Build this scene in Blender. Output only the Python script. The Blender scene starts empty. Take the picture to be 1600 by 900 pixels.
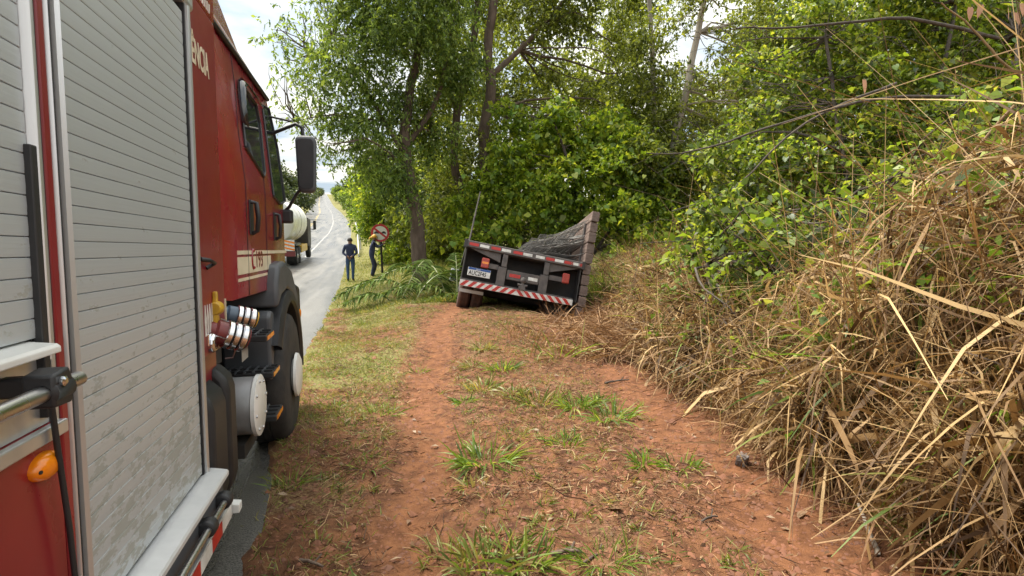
import bpy, bmesh, math, random
import numpy as np
from mathutils import Vector, Matrix, Euler
random.seed(7)
RNG = np.random.default_rng(11)
SC = bpy.context.scene
COL = SC.collection
R = math.radians

# ------------------------------------------------------------------ camera, sky, sun, exposure
FPX, CAMH = 820.0, 1.55
TH = math.atan(60 / FPX); PS = math.atan(223 / FPX * math.cos(TH))
cam = bpy.data.cameras.new('camera'); camo = bpy.data.objects.new('camera', cam); COL.objects.link(camo)
cam.sensor_width = 36; cam.lens = 36 * FPX / 1600; cam.clip_start = .05; cam.clip_end = 3000
camo.location = (0, 0, CAMH); camo.rotation_euler = (math.pi / 2 - TH, 0, -PS)
SC.camera = camo
SUN_EL, SUN_AZ = R(64), R(-42)          # azimuth from +Y towards +X: light from the front left
w = bpy.data.worlds.new('World'); SC.world = w; w.use_nodes = True
nt = w.node_tree; N = nt.nodes; L = nt.links
bg = N['Background']
sky = N.new('ShaderNodeTexSky'); sky.sky_type = 'NISHITA'; sky.sun_disc = False
sky.sun_elevation = SUN_EL; sky.sun_rotation = SUN_AZ; sky.air_density = 1.2; sky.dust_density = 3.0
tc = N.new('ShaderNodeTexCoord')
sep = N.new('ShaderNodeSeparateXYZ'); L.new(tc.outputs['Generated'], sep.inputs[0])
mx = N.new('ShaderNodeMath'); mx.operation = 'MAXIMUM'; mx.inputs[1].default_value = 0.06; L.new(sep.outputs['Z'], mx.inputs[0])
dv = N.new('ShaderNodeVectorMath'); dv.operation = 'DIVIDE'; L.new(tc.outputs['Generated'], dv.inputs[0])
cmb = N.new('ShaderNodeCombineXYZ'); L.new(mx.outputs[0], cmb.inputs[0]); L.new(mx.outputs[0], cmb.inputs[1]); cmb.inputs[2].default_value = 1
L.new(cmb.outputs[0], dv.inputs[1])
nz = N.new('ShaderNodeTexNoise'); nz.inputs['Scale'].default_value = .9; nz.inputs['Detail'].default_value = 7; nz.inputs['Roughness'].default_value = .55
L.new(dv.outputs[0], nz.inputs['Vector'])
rp = N.new('ShaderNodeValToRGB'); L.new(nz.outputs['Fac'], rp.inputs[0])
rp.color_ramp.elements[0].position = .33; rp.color_ramp.elements[0].color = (.88, .88, .88, 1)
rp.color_ramp.elements[1].position = .62; rp.color_ramp.elements[1].color = (1, 1, 1, 1)
cr = N.new('ShaderNodeValToRGB'); L.new(nz.outputs['Fac'], cr.inputs[0])
cr.color_ramp.elements[0].position = .38; cr.color_ramp.elements[0].color = (.29, .355, .42, 1)
cr.color_ramp.elements[1].position = .60; cr.color_ramp.elements[1].color = (.68, .66, .60, 1)
cs = N.new('ShaderNodeMixRGB'); cs.blend_type = 'MULTIPLY'; cs.inputs[0].default_value = 1; cs.inputs[2].default_value = (10.5, 10.5, 10.5, 1); L.new(cr.outputs[0], cs.inputs[1])
og = N.new('ShaderNodeMath'); og.operation = 'MULTIPLY_ADD'; og.inputs[1].default_value = .75; og.inputs[2].default_value = .55; og.use_clamp = False   # overcast sky: brighter overhead than at the horizon
L.new(mx.outputs[0], og.inputs[0])
cg = N.new('ShaderNodeVectorMath'); cg.operation = 'SCALE'; L.new(cs.outputs[0], cg.inputs[0]); L.new(og.outputs[0], cg.inputs['Scale'])
cl = N.new('ShaderNodeMixRGB'); cl.blend_type = 'MIX'; L.new(rp.outputs[0], cl.inputs[0])
L.new(cg.outputs[0], cl.inputs[2])                              # cloud layer, on the sky's own scale
L.new(sky.outputs[0], cl.inputs[1]); L.new(cl.outputs[0], bg.inputs[0])
bg.inputs[1].default_value = 0.085
sl = bpy.data.lights.new('sun', 'SUN'); sl.energy = 2.9; sl.angle = R(24); sl.color = (1, .93, .80)
so = bpy.data.objects.new('sun', sl); COL.objects.link(so)
sd = Vector((math.sin(SUN_AZ) * math.cos(SUN_EL), math.cos(SUN_AZ) * math.cos(SUN_EL), math.sin(SUN_EL)))
so.rotation_euler = sd.to_track_quat('Z', 'Y').to_euler(); so.location = sd * 60
vs = SC.view_settings; SC.display_settings.display_device = 'sRGB'
vs.view_transform = 'Standard'; vs.look = 'None'; vs.exposure = 1.72; vs.gamma = 1; vs.use_curve_mapping = False
SC.cycles.use_denoising = True; SC.cycles.use_adaptive_sampling = True; SC.cycles.adaptive_threshold = .02; SC.cycles.max_bounces = 6; SC.cycles.transparent_max_bounces = 6
SC.cycles.diffuse_bounces = 3; SC.cycles.glossy_bounces = 3; SC.cycles.caustics_reflective = False; SC.cycles.caustics_refractive = False
SC.cycles.sample_clamp_indirect = 6

# ------------------------------------------------------------------ projection helpers (photo pixel -> place)
_fw = np.array([math.sin(PS) * math.cos(TH), math.cos(PS) * math.cos(TH), -math.sin(TH)])
_rt = np.array([math.cos(PS), -math.sin(PS), 0]); _up = np.cross(_rt, _fw); _C = np.array([0, 0, CAMH])
def _ray(x, y): return _fw + _rt * (x - 800) / FPX + _up * (450 - y) / FPX
def onX(x, y, X): d = _ray(x, y); return _C + d * (X / d[0])
def onY(x, y, Y): d = _ray(x, y); return _C + d * (Y / d[1])
def onZ(x, y, Z): d = _ray(x, y); return _C + d * ((Z - CAMH) / d[2])

# ------------------------------------------------------------------ materials
def newmat(name):
    m = bpy.data.materials.new(name); m.use_nodes = True
    nt = m.node_tree; return m, nt.nodes, nt.links, nt.nodes['Principled BSDF']
def pm(name, c1, c2=None, scale=8, rough=.6, metal=0, bump=0, bscale=None, spec=.5, detail=5, lo=.35, hi=.68, stretch=None, coat=0, rvar=0):
    """procedural principled: colour noise c1-c2, fine bump, roughness variation"""
    m, N, L, b = newmat(name)
    c2 = c2 or tuple(x * .75 for x in c1)
    tc = N.new('ShaderNodeTexCoord'); mp = N.new('ShaderNodeMapping'); L.new(tc.outputs['Object'], mp.inputs[0])
    if stretch: mp.inputs['Scale'].default_value = stretch
    n = N.new('ShaderNodeTexNoise'); n.inputs['Scale'].default_value = scale; n.inputs['Detail'].default_value = detail
    L.new(mp.outputs[0], n.inputs['Vector'])
    r = N.new('ShaderNodeValToRGB'); L.new(n.outputs['Fac'], r.inputs[0])
    r.color_ramp.elements[0].position = lo; r.color_ramp.elements[0].color = (*c1, 1)
    r.color_ramp.elements[1].position = hi; r.color_ramp.elements[1].color = (*c2, 1)
    L.new(r.outputs[0], b.inputs['Base Color'])
    b.inputs['Roughness'].default_value = rough; b.inputs['Metallic'].default_value = metal
    b.inputs['Specular IOR Level'].default_value = spec; b.inputs['Coat Weight'].default_value = coat; b.inputs['Coat Roughness'].default_value = .15
    if rvar:
        mr = N.new('ShaderNodeMapRange'); L.new(n.outputs['Fac'], mr.inputs[0]); mr.inputs[1].default_value = .3; mr.inputs[2].default_value = .7
        mr.inputs[3].default_value = max(.02, rough - rvar); mr.inputs[4].default_value = min(1, rough + rvar); L.new(mr.outputs[0], b.inputs['Roughness'])
    if bump:
        n2 = N.new('ShaderNodeTexNoise'); n2.inputs['Scale'].default_value = bscale or scale * 4; n2.inputs['Detail'].default_value = 6
        L.new(mp.outputs[0], n2.inputs['Vector'])
        bp = N.new('ShaderNodeBump'); bp.inputs['Strength'].default_value = bump; bp.inputs['Distance'].default_value = .02
        L.new(n2.outputs['Fac'], bp.inputs['Height']); L.new(bp.outputs[0], b.inputs['Normal'])
    return m
def leafmat(name, cols, trans=.35, rough=.45, nscale=.6, shift=.35, pos=None, tint=(1.5, 1.45, .6), spec=.35):
    """leaf: colour picked per leaf (random per island) and shifted by large patches; light passes through"""
    m, N, L, b = newmat(name)
    g = N.new('ShaderNodeNewGeometry'); tc = N.new('ShaderNodeTexCoord')
    n = N.new('ShaderNodeTexNoise'); n.inputs['Scale'].default_value = nscale; n.inputs['Detail'].default_value = 2
    L.new(tc.outputs['Object'], n.inputs['Vector'])
    a = N.new('ShaderNodeMath'); a.operation = 'MULTIPLY_ADD'; L.new(n.outputs['Fac'], a.inputs[0]); a.inputs[1].default_value = shift * 3; a.inputs[2].default_value = -shift * 1.5
    s = N.new('ShaderNodeMath'); s.operation = 'ADD'; s.use_clamp = True; L.new(a.outputs[0], s.inputs[0]); L.new(g.outputs['Random Per Island'], s.inputs[1])
    r = N.new('ShaderNodeValToRGB'); L.new(s.outputs[0], r.inputs[0]); e = r.color_ramp.elements
    k = len(cols)
    while len(e) < k: e.new(.5)
    for i, c in enumerate(cols):
        e[i].position = (pos[i] if pos else i / (k - 1)); e[i].color = (*c, 1)
    L.new(r.outputs[0], b.inputs['Base Color']); b.inputs['Roughness'].default_value = rough; b.inputs['Specular IOR Level'].default_value = spec
    t = N.new('ShaderNodeBsdfTranslucent'); 
    br = N.new('ShaderNodeMixRGB'); br.blend_type = 'MULTIPLY'; br.inputs[0].default_value = 1; br.inputs[2].default_value = (*tint, 1)
    L.new(r.outputs[0], br.inputs[1]); L.new(br.outputs[0], t.inputs[0])
    mixs = N.new('ShaderNodeMixShader'); mixs.inputs[0].default_value = trans
    L.new(b.outputs[0], mixs.inputs[1]); L.new(t.outputs[0], mixs.inputs[2]); L.new(mixs.outputs[0], N['Material Output'].inputs[0])
    return m
M = {}
M['red'] = pm('fire_red_paint', (.28, .015, .026), (.225, .012, .021), 2.2, .26, coat=.6, bump=.02, bscale=90, rvar=.08)
M['red_panel'] = pm('body_red_paint', (.24, .015, .022), (.19, .013, .018), 3, .34, coat=.25, rvar=.1)
M['cream'] = pm('cream_stripe', (.72, .66, .5), (.62, .55, .4), 6, .45)
M['black'] = pm('black_plastic', (.016, .017, .019), (.028, .028, .03), 6, .5, bump=.05, bscale=200)
M['grey_plastic'] = pm('grey_plastic', (.06, .066, .075), (.085, .09, .10), 5, .5, bump=.05, bscale=250)
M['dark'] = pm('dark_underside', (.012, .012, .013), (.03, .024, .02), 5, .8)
M['rubber'] = pm('tyre_rubber', (.018, .018, .019), (.04, .036, .033), 9, .8, bump=.15, bscale=60)
M['glass'] = pm('dark_window_glass', (.012, .016, .02), (.02, .026, .03), 2, .05, spec=.8)
M['chrome'] = pm('chrome', (.75, .76, .78), (.6, .6, .62), 12, .16, 1)
M['steel'] = pm('steel_tube', (.6, .6, .61), (.45, .45, .46), 14, .3, 1, rvar=.08)
M['white'] = pm('white_paint', (.74, .74, .72), (.6, .6, .57), 4, .4, rvar=.1)
M['alu'] = pm('aluminium_rail', (.7, .71, .72), (.56, .57, .58), 10, .38, .75, stretch=(1, 1, .08), rvar=.08)
M['sill'] = pm('aluminium_sill', (.74, .75, .76), (.6, .61, .62), 8, .42, .35, rvar=.1)
M['orange'] = pm('amber_lens', (.9, .28, .01), (.75, .18, .005), 20, .15, spec=.7)
M['tape_red'] = pm('red_reflective_tape', (.55, .03, .02), (.4, .025, .02), 14, .35)
M['tape_white'] = pm('white_reflective_tape', (.78, .77, .74), (.55, .53, .48), 14, .35)
M['yellow'] = pm('yellow_valve', (.6, .36, .03), (.4, .24, .02), 16, .4)
M['blue'] = pm('blue_grey_cap', (.06, .11, .17), (.09, .13, .18), 16, .4)
M['coupling_red'] = pm('red_coupling', (.2, .03, .03), (.13, .022, .022), 16, .4)
def shutter_mat():
    m, N, L, b = newmat('dusty_aluminium_slat')
    tc = N.new('ShaderNodeTexCoord'); gm = N.new('ShaderNodeNewGeometry')
    mp = N.new('ShaderNodeMapping'); mp.inputs['Scale'].default_value = (1, 5.5, 13); L.new(gm.outputs['Position'], mp.inputs[0])
    n = N.new('ShaderNodeTexNoise'); n.inputs['Scale'].default_value = 1.6; n.inputs['Detail'].default_value = 8; n.inputs['Roughness'].default_value = .65; L.new(mp.outputs[0], n.inputs['Vector'])
    sep = N.new('ShaderNodeSeparateXYZ'); L.new(gm.outputs['Position'], sep.inputs[0])
    mr = N.new('ShaderNodeMapRange'); L.new(sep.outputs['Z'], mr.inputs[0]); mr.inputs[1].default_value = 1.75; mr.inputs[2].default_value = .75; mr.inputs[3].default_value = -.14; mr.inputs[4].default_value = .05
    ad = N.new('ShaderNodeMath'); ad.operation = 'ADD'; L.new(n.outputs['Fac'], ad.inputs[0]); L.new(mr.outputs[0], ad.inputs[1])
    r = N.new('ShaderNodeValToRGB'); L.new(ad.outputs[0], r.inputs[0])
    r.color_ramp.elements[0].position = .53; r.color_ramp.elements[0].color = (0, 0, 0, 1); r.color_ramp.elements[1].position = .58; r.color_ramp.elements[1].color = (1, 1, 1, 1)
    mx = N.new('ShaderNodeMixRGB'); L.new(r.outputs[0], mx.inputs[0]); mx.inputs[1].default_value = (.52, .565, .59, 1); mx.inputs[2].default_value = (.35, .36, .335, 1)
    L.new(mx.outputs[0], b.inputs['Base Color'])
    mm = N.new('ShaderNodeMapRange'); L.new(r.outputs[0], mm.inputs[0]); mm.inputs[3].default_value = .38; mm.inputs[4].default_value = .12; L.new(mm.outputs[0], b.inputs['Metallic'])
    m2 = N.new('ShaderNodeMapRange'); L.new(r.outputs[0], m2.inputs[0]); m2.inputs[3].default_value = .4; m2.inputs[4].default_value = .65; L.new(m2.outputs[0], b.inputs['Roughness'])
    n2 = N.new('ShaderNodeTexNoise'); n2.inputs['Scale'].default_value = 40; mp2 = N.new('ShaderNodeMapping'); mp2.inputs['Scale'].default_value = (1, .06, 3); L.new(gm.outputs['Position'], mp2.inputs[0]); L.new(mp2.outputs[0], n2.inputs['Vector'])
    bp = N.new('ShaderNodeBump'); bp.inputs['Strength'].default_value = .06; bp.inputs['Distance'].default_value = .01; L.new(n2.outputs['Fac'], bp.inputs['Height']); L.new(bp.outputs[0], b.inputs['Normal'])
    return m
M['slat'] = shutter_mat()

# ------------------------------------------------------------------ mesh helpers
def npmesh(name, V, F, smooth=False):
    V = np.asarray(V, np.float32); F = np.asarray(F, np.int32); k = F.shape[1]
    me = bpy.data.meshes.new(name); me.vertices.add(len(V)); me.vertices.foreach_set('co', V.ravel())
    me.loops.add(F.size); me.loops.foreach_set('vertex_index', F.ravel())
    me.polygons.add(len(F)); me.polygons.foreach_set('loop_start', np.arange(0, F.size, k, dtype=np.int32))
    if smooth: me.polygons.foreach_set('use_smooth', np.ones(len(F), bool))
    me.update(calc_edges=True); return me
def link(name, me, mat=None, parent=None, loc=(0, 0, 0), rot=(0, 0, 0), kind=None):
    o = bpy.data.objects.new(name, me); COL.objects.link(o); o.location = loc; o.rotation_euler = rot
    if mat and not me.materials: me.materials.append(mat)
    if parent: o.parent = parent
    if kind: o['kind'] = kind
    return o
def tag(o, label, cat, group=None):
    o['label'] = label; o['category'] = cat
    if group: o['group'] = group
    return o
def thing(name, label, cat, loc=(0, 0, 0), rot=(0, 0, 0), group=None):
    o = bpy.data.objects.new(name, None); COL.objects.link(o); o.location = loc; o.rotation_euler = rot; o.empty_display_size = .2
    return tag(o, label, cat, group)
def rootloc(p):
    v = Vector((0, 0, 0))
    while p: v += p.location; p = p.parent
    return v
class MB:
    """collects shapes; build() links them as ONE mesh object"""
    def __init__(s): s.v = []; s.f = []
    def add(s, v, f):
        b = len(s.v); s.v += [tuple(map(float, p)) for p in v]; s.f += [tuple(i + b for i in q) for q in f]; return s
    def box(s, x0, x1, y0, y1, z0, z1):
        return s.add([(x0, y0, z0), (x1, y0, z0), (x1, y1, z0), (x0, y1, z0), (x0, y0, z1), (x1, y0, z1), (x1, y1, z1), (x0, y1, z1)],
                     [(0, 3, 2, 1), (4, 5, 6, 7), (0, 1, 5, 4), (1, 2, 6, 5), (2, 3, 7, 6), (3, 0, 4, 7)])
    def hexa(s, a, b):
        """a: 4 points, b: 4 points opposite"""
        return s.add(list(a) + list(b), [(3, 2, 1, 0), (4, 5, 6, 7), (0, 1, 5, 4), (1, 2, 6, 5), (2, 3, 7, 6), (3, 0, 4, 7)])
    def prism(s, poly, axis, a, b):
        """polygon (u,v) extruded along axis from a to b. axis X: (y,z); Y: (x,z); Z: (x,y)"""
        def p(u, v, t): return {'X': (t, u, v), 'Y': (u, t, v), 'Z': (u, v, t)}[axis]
        n = len(poly); v = [p(u, w, a) for u, w in poly] + [p(u, w, b) for u, w in poly]
        return s.add(v, [tuple(range(n))[::-1], tuple(range(n, 2 * n))] + [(i, (i + 1) % n, n + (i + 1) % n, n + i) for i in range(n)])
    def tube(s, pts, r, n=8, cap=True):
        P = [Vector(p) for p in pts]; rr = r if hasattr(r, '__len__') else [r] * len(P); v = []; f = []; up = None
        for i, p in enumerate(P):
            t = (P[min(i + 1, len(P) - 1)] - P[max(i - 1, 0)]).normalized()
            if up is None:
                up = t.orthogonal().normalized()
            up = (up - t * up.dot(t)); up = up.normalized() if up.length > 1e-6 else t.orthogonal().normalized()
            q = t.cross(up)
            v += [p + (up * math.cos(2 * math.pi * k / n) + q * math.sin(2 * math.pi * k / n)) * rr[i] for k in range(n)]
        for i in range(len(P) - 1):
            f += [(i * n + k, i * n + (k + 1) % n, (i + 1) * n + (k + 1) % n, (i + 1) * n + k) for k in range(n)]
        if cap: f += [tuple(range(n))[::-1], tuple(range((len(P) - 1) * n, len(P) * n))]
        return s.add(v, f)
    def lathe(s, prof, axis, c, n=24, a0=0, a1=2 * math.pi, cap=True):
        """prof: (t along axis, radius); c centre"""
        v = []; f = []; full = abs(a1 - a0 - 2 * math.pi) < 1e-6; m = n if full else n + 1
        for t, r in prof:
            for k in range(m):
                a = a0 + (a1 - a0) * k / n; u, w = r * math.cos(a), r * math.sin(a)
                v.append({'X': (c[0] + t, c[1] + u, c[2] + w), 'Y': (c[0] + u, c[1] + t, c[2] + w), 'Z': (c[0] + u, c[1] + w, c[2] + t)}[axis])
        for i in range(len(prof) - 1):
            for k in range(n):
                f.append((i * m + k, i * m + (k + 1) % m, (i + 1) * m + (k + 1) % m, (i + 1) * m + k))
        if full and cap and prof[0] != prof[-1]:
            if prof[0][1] > 1e-4: f.append(tuple(range(n))[::-1])
            if prof[-1][1] > 1e-4: f.append(tuple(range((len(prof) - 1) * m, len(prof) * m)))
        return s.add(v, f)
    def mesh(s, name, off=(0, 0, 0), smooth=None):
        me = bpy.data.meshes.new(name); me.from_pydata([(p[0] - off[0], p[1] - off[1], p[2] - off[2]) for p in s.v], [], s.f)
        bm = bmesh.new(); bm.from_mesh(me); bmesh.ops.recalc_face_normals(bm, faces=bm.faces); bm.to_mesh(me); bm.free()
        if smooth is not None:
            me.polygons.foreach_set('use_smooth', np.ones(len(me.polygons), bool)); me.set_sharp_from_angle(angle=R(smooth))
        return me
    def build(s, name, mat, parent=None, smooth=None, bevel=0, local=False, seg=2):
        me = s.mesh(name, (0, 0, 0) if local or not parent else rootloc(parent), smooth)
        o = link(name, me, M[mat] if isinstance(mat, str) else mat, parent)
        if bevel:
            b = o.modifiers.new('bevel', 'BEVEL'); b.width = bevel; b.segments = seg; b.limit_method = 'ANGLE'; b.angle_limit = R(40)
        return o
def text_mesh(txt, size, mat, name, parent, origin, ex, ey, bold=0, depth=.0, squeeze=1.0):
    """flat lettering: origin, right vector, up vector in the parent's space"""
    cu = bpy.data.curves.new(name, 'FONT'); cu.body = txt; cu.size = size; cu.extrude = .0008; cu.offset = bold; cu.resolution_u = 3
    o = bpy.data.objects.new(name, cu); COL.objects.link(o)
    dg = bpy.context.evaluated_depsgraph_get(); me = bpy.data.meshes.new_from_object(o.evaluated_get(dg)); bpy.data.objects.remove(o)
    ex, ey = Vector(ex).normalized(), Vector(ey).normalized(); ez = ex.cross(ey)
    mt = Matrix((ex * squeeze, ey, ez)).transposed().to_4x4(); mt.translation = Vector(origin); me.transform(mt)
    me.materials.clear(); me.materials.append(M[mat]); me.name = name
    return link(name, me, None, parent)

# value noise (numpy)
_PT = RNG.random((256, 256))
def vnoise(x, y):
    x = np.asarray(x, float); y = np.asarray(y, float)
    xi = np.floor(x).astype(int); yi = np.floor(y).astype(int); fx = x - xi; fy = y - yi
    fx = fx * fx * (3 - 2 * fx); fy = fy * fy * (3 - 2 * fy); g = lambda a, b: _PT[a & 255, b & 255]
    return (g(xi, yi) * (1 - fx) + g(xi + 1, yi) * fx) * (1 - fy) + (g(xi, yi + 1) * (1 - fx) + g(xi + 1, yi + 1) * fx) * fy
def fbm(x, y, o=4):
    s = 0; a = .5
    for i in range(o): s = s + a * vnoise(x * 2 ** i + 17 * i, y * 2 ** i + 31 * i); a *= .5
    return s
def sst(a, b, x): t = np.clip((np.asarray(x, float) - a) / (b - a), 0, 1); return t * t * (3 - 2 * t)

# ------------------------------------------------------------------ terrain
_RY = [-60, 0, 10, 20, 31, 41, 80, 106, 180, 252, 400, 600, 680, 900, 1400]
_RZ = [0, 0, .05, .2, .6, 1.0, 4.1, 6.7, 13.6, 20.9, 38, 61, 63, 52, 20]
_EY = [-60, 0, 2.6, 4.5, 6.75, 15, 24, 31, 41, 80, 106, 180, 252, 400, 600, 900, 1400]
_EX = [-.5, -.5, -.56, -.72, -.86, -.95, -1.1, -1.3, -1.5, -2.4, -3.5, -8.5, -15, -27, -43, -70, -110]
def _smooth_interp(x, X, Y):
    x = np.asarray(x, float)
    h = np.clip(np.abs(x) * .08, .3, 25)
    return sum(np.interp(x + h * k, X, Y) for k in (-1, -.5, 0, .5, 1)) / 5
def rz(y): return _smooth_interp(y, _RY, _RZ)
def xr(y): return _smooth_interp(y, _EY, _EX)
ROADW = 10.2
def bankx(y): return np.interp(y, [-5, 1.9, 3.5, 5.3, 9.8, 12, 20, 60], [2.3, 2.62, 3.05, 3.35, 4.75, 5.6, 7.0, 9.0])
def track1(y): return np.interp(y, [-5, 1, 2.4, 4, 7, 9.6, 11.5, 14], [-.2, 0, .16, .4, .86, 1.28, 1.95, 2.5])
def track2(y): return np.interp(y, [-5, 1.9, 3.2, 5.4, 9, 11, 14], [1.9, 2.16, 2.58, 2.98, 3.6, 4.05, 4.3])
def tmask(x, y):
    wob = (fbm(x * 2.3, y * 1.7) - .47) * .75
    a = np.exp(-(np.abs(x - track1(y) + wob * .55) / .30) ** 2.2) * sst(14.5, 11.0, y)
    b = np.exp(-(np.abs(x - track2(y) + wob * .8) / .66) ** 2.6) * sst(14.5, 11.5, y)
    return np.clip(a, 0, 1), np.clip(b, 0, 1)
def gz(x, y, fine=True):
    x = np.asarray(x, float); y = np.asarray(y, float); s = x - xr(y)
    z = rz(y)
    inside = sst(.0, -.28, s) * sst(-ROADW - .0, -ROADW + .28, s)
    out = 1 - inside
    z = z - .14 * inside + .012 * out
    z = z + .24 * sst(4.5, 10, y) * sst(.3, 1.8, s) * sst(40, 24, y)
    b = x - bankx(y)
    z = z + np.where(b > 0, 1.0 * (1 - np.exp(-np.clip(b, 0, None) * .32)), 0) * out
    z = z - .30 * np.exp(-((x - 4.15) / .7) ** 2) * sst(7.5, 10.5, y) * sst(24, 17, y)
    z = z - 1.0 * np.exp(-((x - 4.3) / 1.7) ** 2 - ((y - 16.2) / 2.6) ** 2)
    sl = -(s + ROADW)
    z = z + sst(45, 90, y) * np.clip(sl, 0, 30) * .30 + np.clip(sl - 2, 0, None) * .015 * sst(300, 60, y)
    z = z + np.clip(s - 14, 0, 40) * .1 * sst(10, 30, y)
    if fine:
        a, c = tmask(x, y)
        near = sst(40, 6, y) * out
        z = z + near * ((fbm(x * 1.1, y * 1.1) - .47) * .12 + (fbm(x * 6, y * 6) - .47) * .045 * (1 - .15 * np.maximum(a, c)) + (vnoise(x * 22, y * 22) - .5) * .012)
        z = z - .045 * np.maximum(a, c) * near
    return z
def ground_part():
    s = np.concatenate([-np.geomspace(500, ROADW + .6, 26), [-ROADW - .08, -ROADW + .03], np.linspace(-ROADW + 1, -1, 10), [-.5, -.2], np.arange(-.1, 6.4, .033), np.geomspace(6.5, 700, 46)])
    y = np.concatenate([np.linspace(-60, 0, 14), np.arange(.3, 8.5, .034), 8.5 * np.geomspace(1, 1300 / 8.5, 260)])
    S, Y = np.meshgrid(s, y); X = xr(Y) + S; Z = gz(X, Y)
    ny, nx = S.shape; i = np.arange(nx * ny).reshape(ny, nx)
    F = np.stack([i[:-1, :-1], i[:-1, 1:], i[1:, 1:], i[1:, :-1]], -1).reshape(-1, 4)
    me = npmesh('ground', np.stack([X, Y, Z], -1).reshape(-1, 3), F, True)
    a, c = tmask(X, Y); red = np.maximum(a, c * .95)
    gr = sst(.28, .52, fbm(X * 1.3 + 9, Y * 1.3)) * sst(3.0, 6.5, Y + (fbm(X * 1.9 + 80, Y * 1.2) - .47) * 7) * sst(1.15, .55, (X - xr(Y)) / np.maximum(track1(Y) - xr(Y), .3)) * .85
    gr = np.maximum(gr, sst(13, 16, Y)); gr = np.maximum(gr, (S < -ROADW) * 1.0)
    gr = gr * (1 - red)
    lit = sst(.44, .66, fbm(X * 2.1 + 40, Y * 2.1)) * .8 * (1 - red * .8)
    lit = np.maximum(lit, sst(-.25, .35, X - bankx(Y)) * .9 * sst(22, 14, Y))
    col = np.stack([red, gr, lit, np.ones_like(red)], -1).astype(np.float32)
    at = me.color_attributes.new('soil', 'FLOAT_COLOR', 'POINT'); at.data.foreach_set('color', col.ravel())
    m, N, L, b = newmat('red_earth_verge')
    ca = N.new('ShaderNodeVertexColor'); ca.layer_name = 'soil'; sp = N.new('ShaderNodeSeparateColor'); L.new(ca.outputs[0], sp.inputs[0])
    tc = N.new('ShaderNodeTexCoord')
    def noise(sc, d=6, r=.6):
        n = N.new('ShaderNodeTexNoise'); n.inputs['Scale'].default_value = sc; n.inputs['Detail'].default_value = d; n.inputs['Roughness'].default_value = r; L.new(tc.outputs['Object'], n.inputs['Vector']); return n
    def ramp(src, p0, c0, p1, c1):
        r = N.new('ShaderNodeValToRGB'); L.new(src, r.inputs[0]); e = r.color_ramp.elements
        e[0].position = p0; e[0].color = (*c0, 1); e[1].position = p1; e[1].color = (*c1, 1); return r
    def mix(f, a_, b_):
        x = N.new('ShaderNodeMixRGB'); L.new(f, x.inputs[0]); L.new(a_, x.inputs[1]); L.new(b_, x.inputs[2]); return x
    n1 = noise(9); n2 = noise(45, 4); n3 = noise(2.2, 4)
    base = ramp(n1.outputs[0], .32, (.065, .028, .016), .70, (.23, .105, .048))
    redc = ramp(n1.outputs[0], .3, (.105, .043, .021), .7, (.24, .105, .048))
    straw = ramp(n2.outputs[0], .4, (.10, .052, .028), .68, (.25, .145, .075))
    green = ramp(n2.outputs[0], .38, (.09, .09, .026), .66, (.24, .22, .075))
    def wob(ch, src, lo, hi):
        a_ = N.new('ShaderNodeMath'); a_.operation = 'ADD'; L.new(ch, a_.inputs[0])
        s_ = N.new('ShaderNodeMath'); s_.operation = 'MULTIPLY_ADD'; L.new(src, s_.inputs[0]); s_.inputs[1].default_value = 1.0; s_.inputs[2].default_value = -.5; L.new(s_.outputs[0], a_.inputs[1])
        mr = N.new('ShaderNodeMapRange'); mr.interpolation_type = 'SMOOTHSTEP'; L.new(a_.outputs[0], mr.inputs[0]); mr.inputs[1].default_value = lo; mr.inputs[2].default_value = hi; return mr.outputs[0]
    c = mix(wob(sp.outputs[2], n2.outputs[0], .4, .8), base.outputs[0], straw.outputs[0])
    c = mix(wob(sp.outputs[0], n1.outputs[0], .3, 1.05), c.outputs[0], redc.outputs[0])
    c = mix(wob(sp.outputs[1], n2.outputs[0], .3, .8), c.outputs[0], green.outputs[0])
    L.new(c.outputs[0], b.inputs['Base Color']); b.inputs['Roughness'].default_value = .9; b.inputs['Specular IOR Level'].default_value = .2
    nb = noise(70, 8, .7); bp = N.new('ShaderNodeBump'); bp.inputs['Strength'].default_value = .7; bp.inputs['Distance'].default_value = .03
    L.new(nb.outputs[0], bp.inputs['Height']); L.new(bp.outputs[0], b.inputs['Normal'])
    o = link('ground', me, m); o['kind'] = 'structure'; o['label'] = 'red earth verge with wheel tracks and grass'
    return o
ground_part()
def ribbon(name, s0, s1, dz, ys, mat, dash=None, ns=2, rough_edge=0):
    s = np.linspace(s0, s1, ns); S, Y = np.meshgrid(s, ys); X = xr(Y) + S
    if rough_edge: X[:, -1] += (fbm(ys * 2.5, ys * 0 + 3) - .47) * rough_edge
    Z = rz(Y) + dz; ny, nx = S.shape; i = np.arange(nx * ny).reshape(ny, nx)
    F = np.stack([i[:-1, :-1], i[:-1, 1:], i[1:, 1:], i[1:, :-1]], -1)
    if dash is not None: F = F[dash(ys[:-1])]
    return link(name, npmesh(name, np.stack([X, Y, Z], -1).reshape(-1, 3), F.reshape(-1, 4), True), mat)
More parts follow.
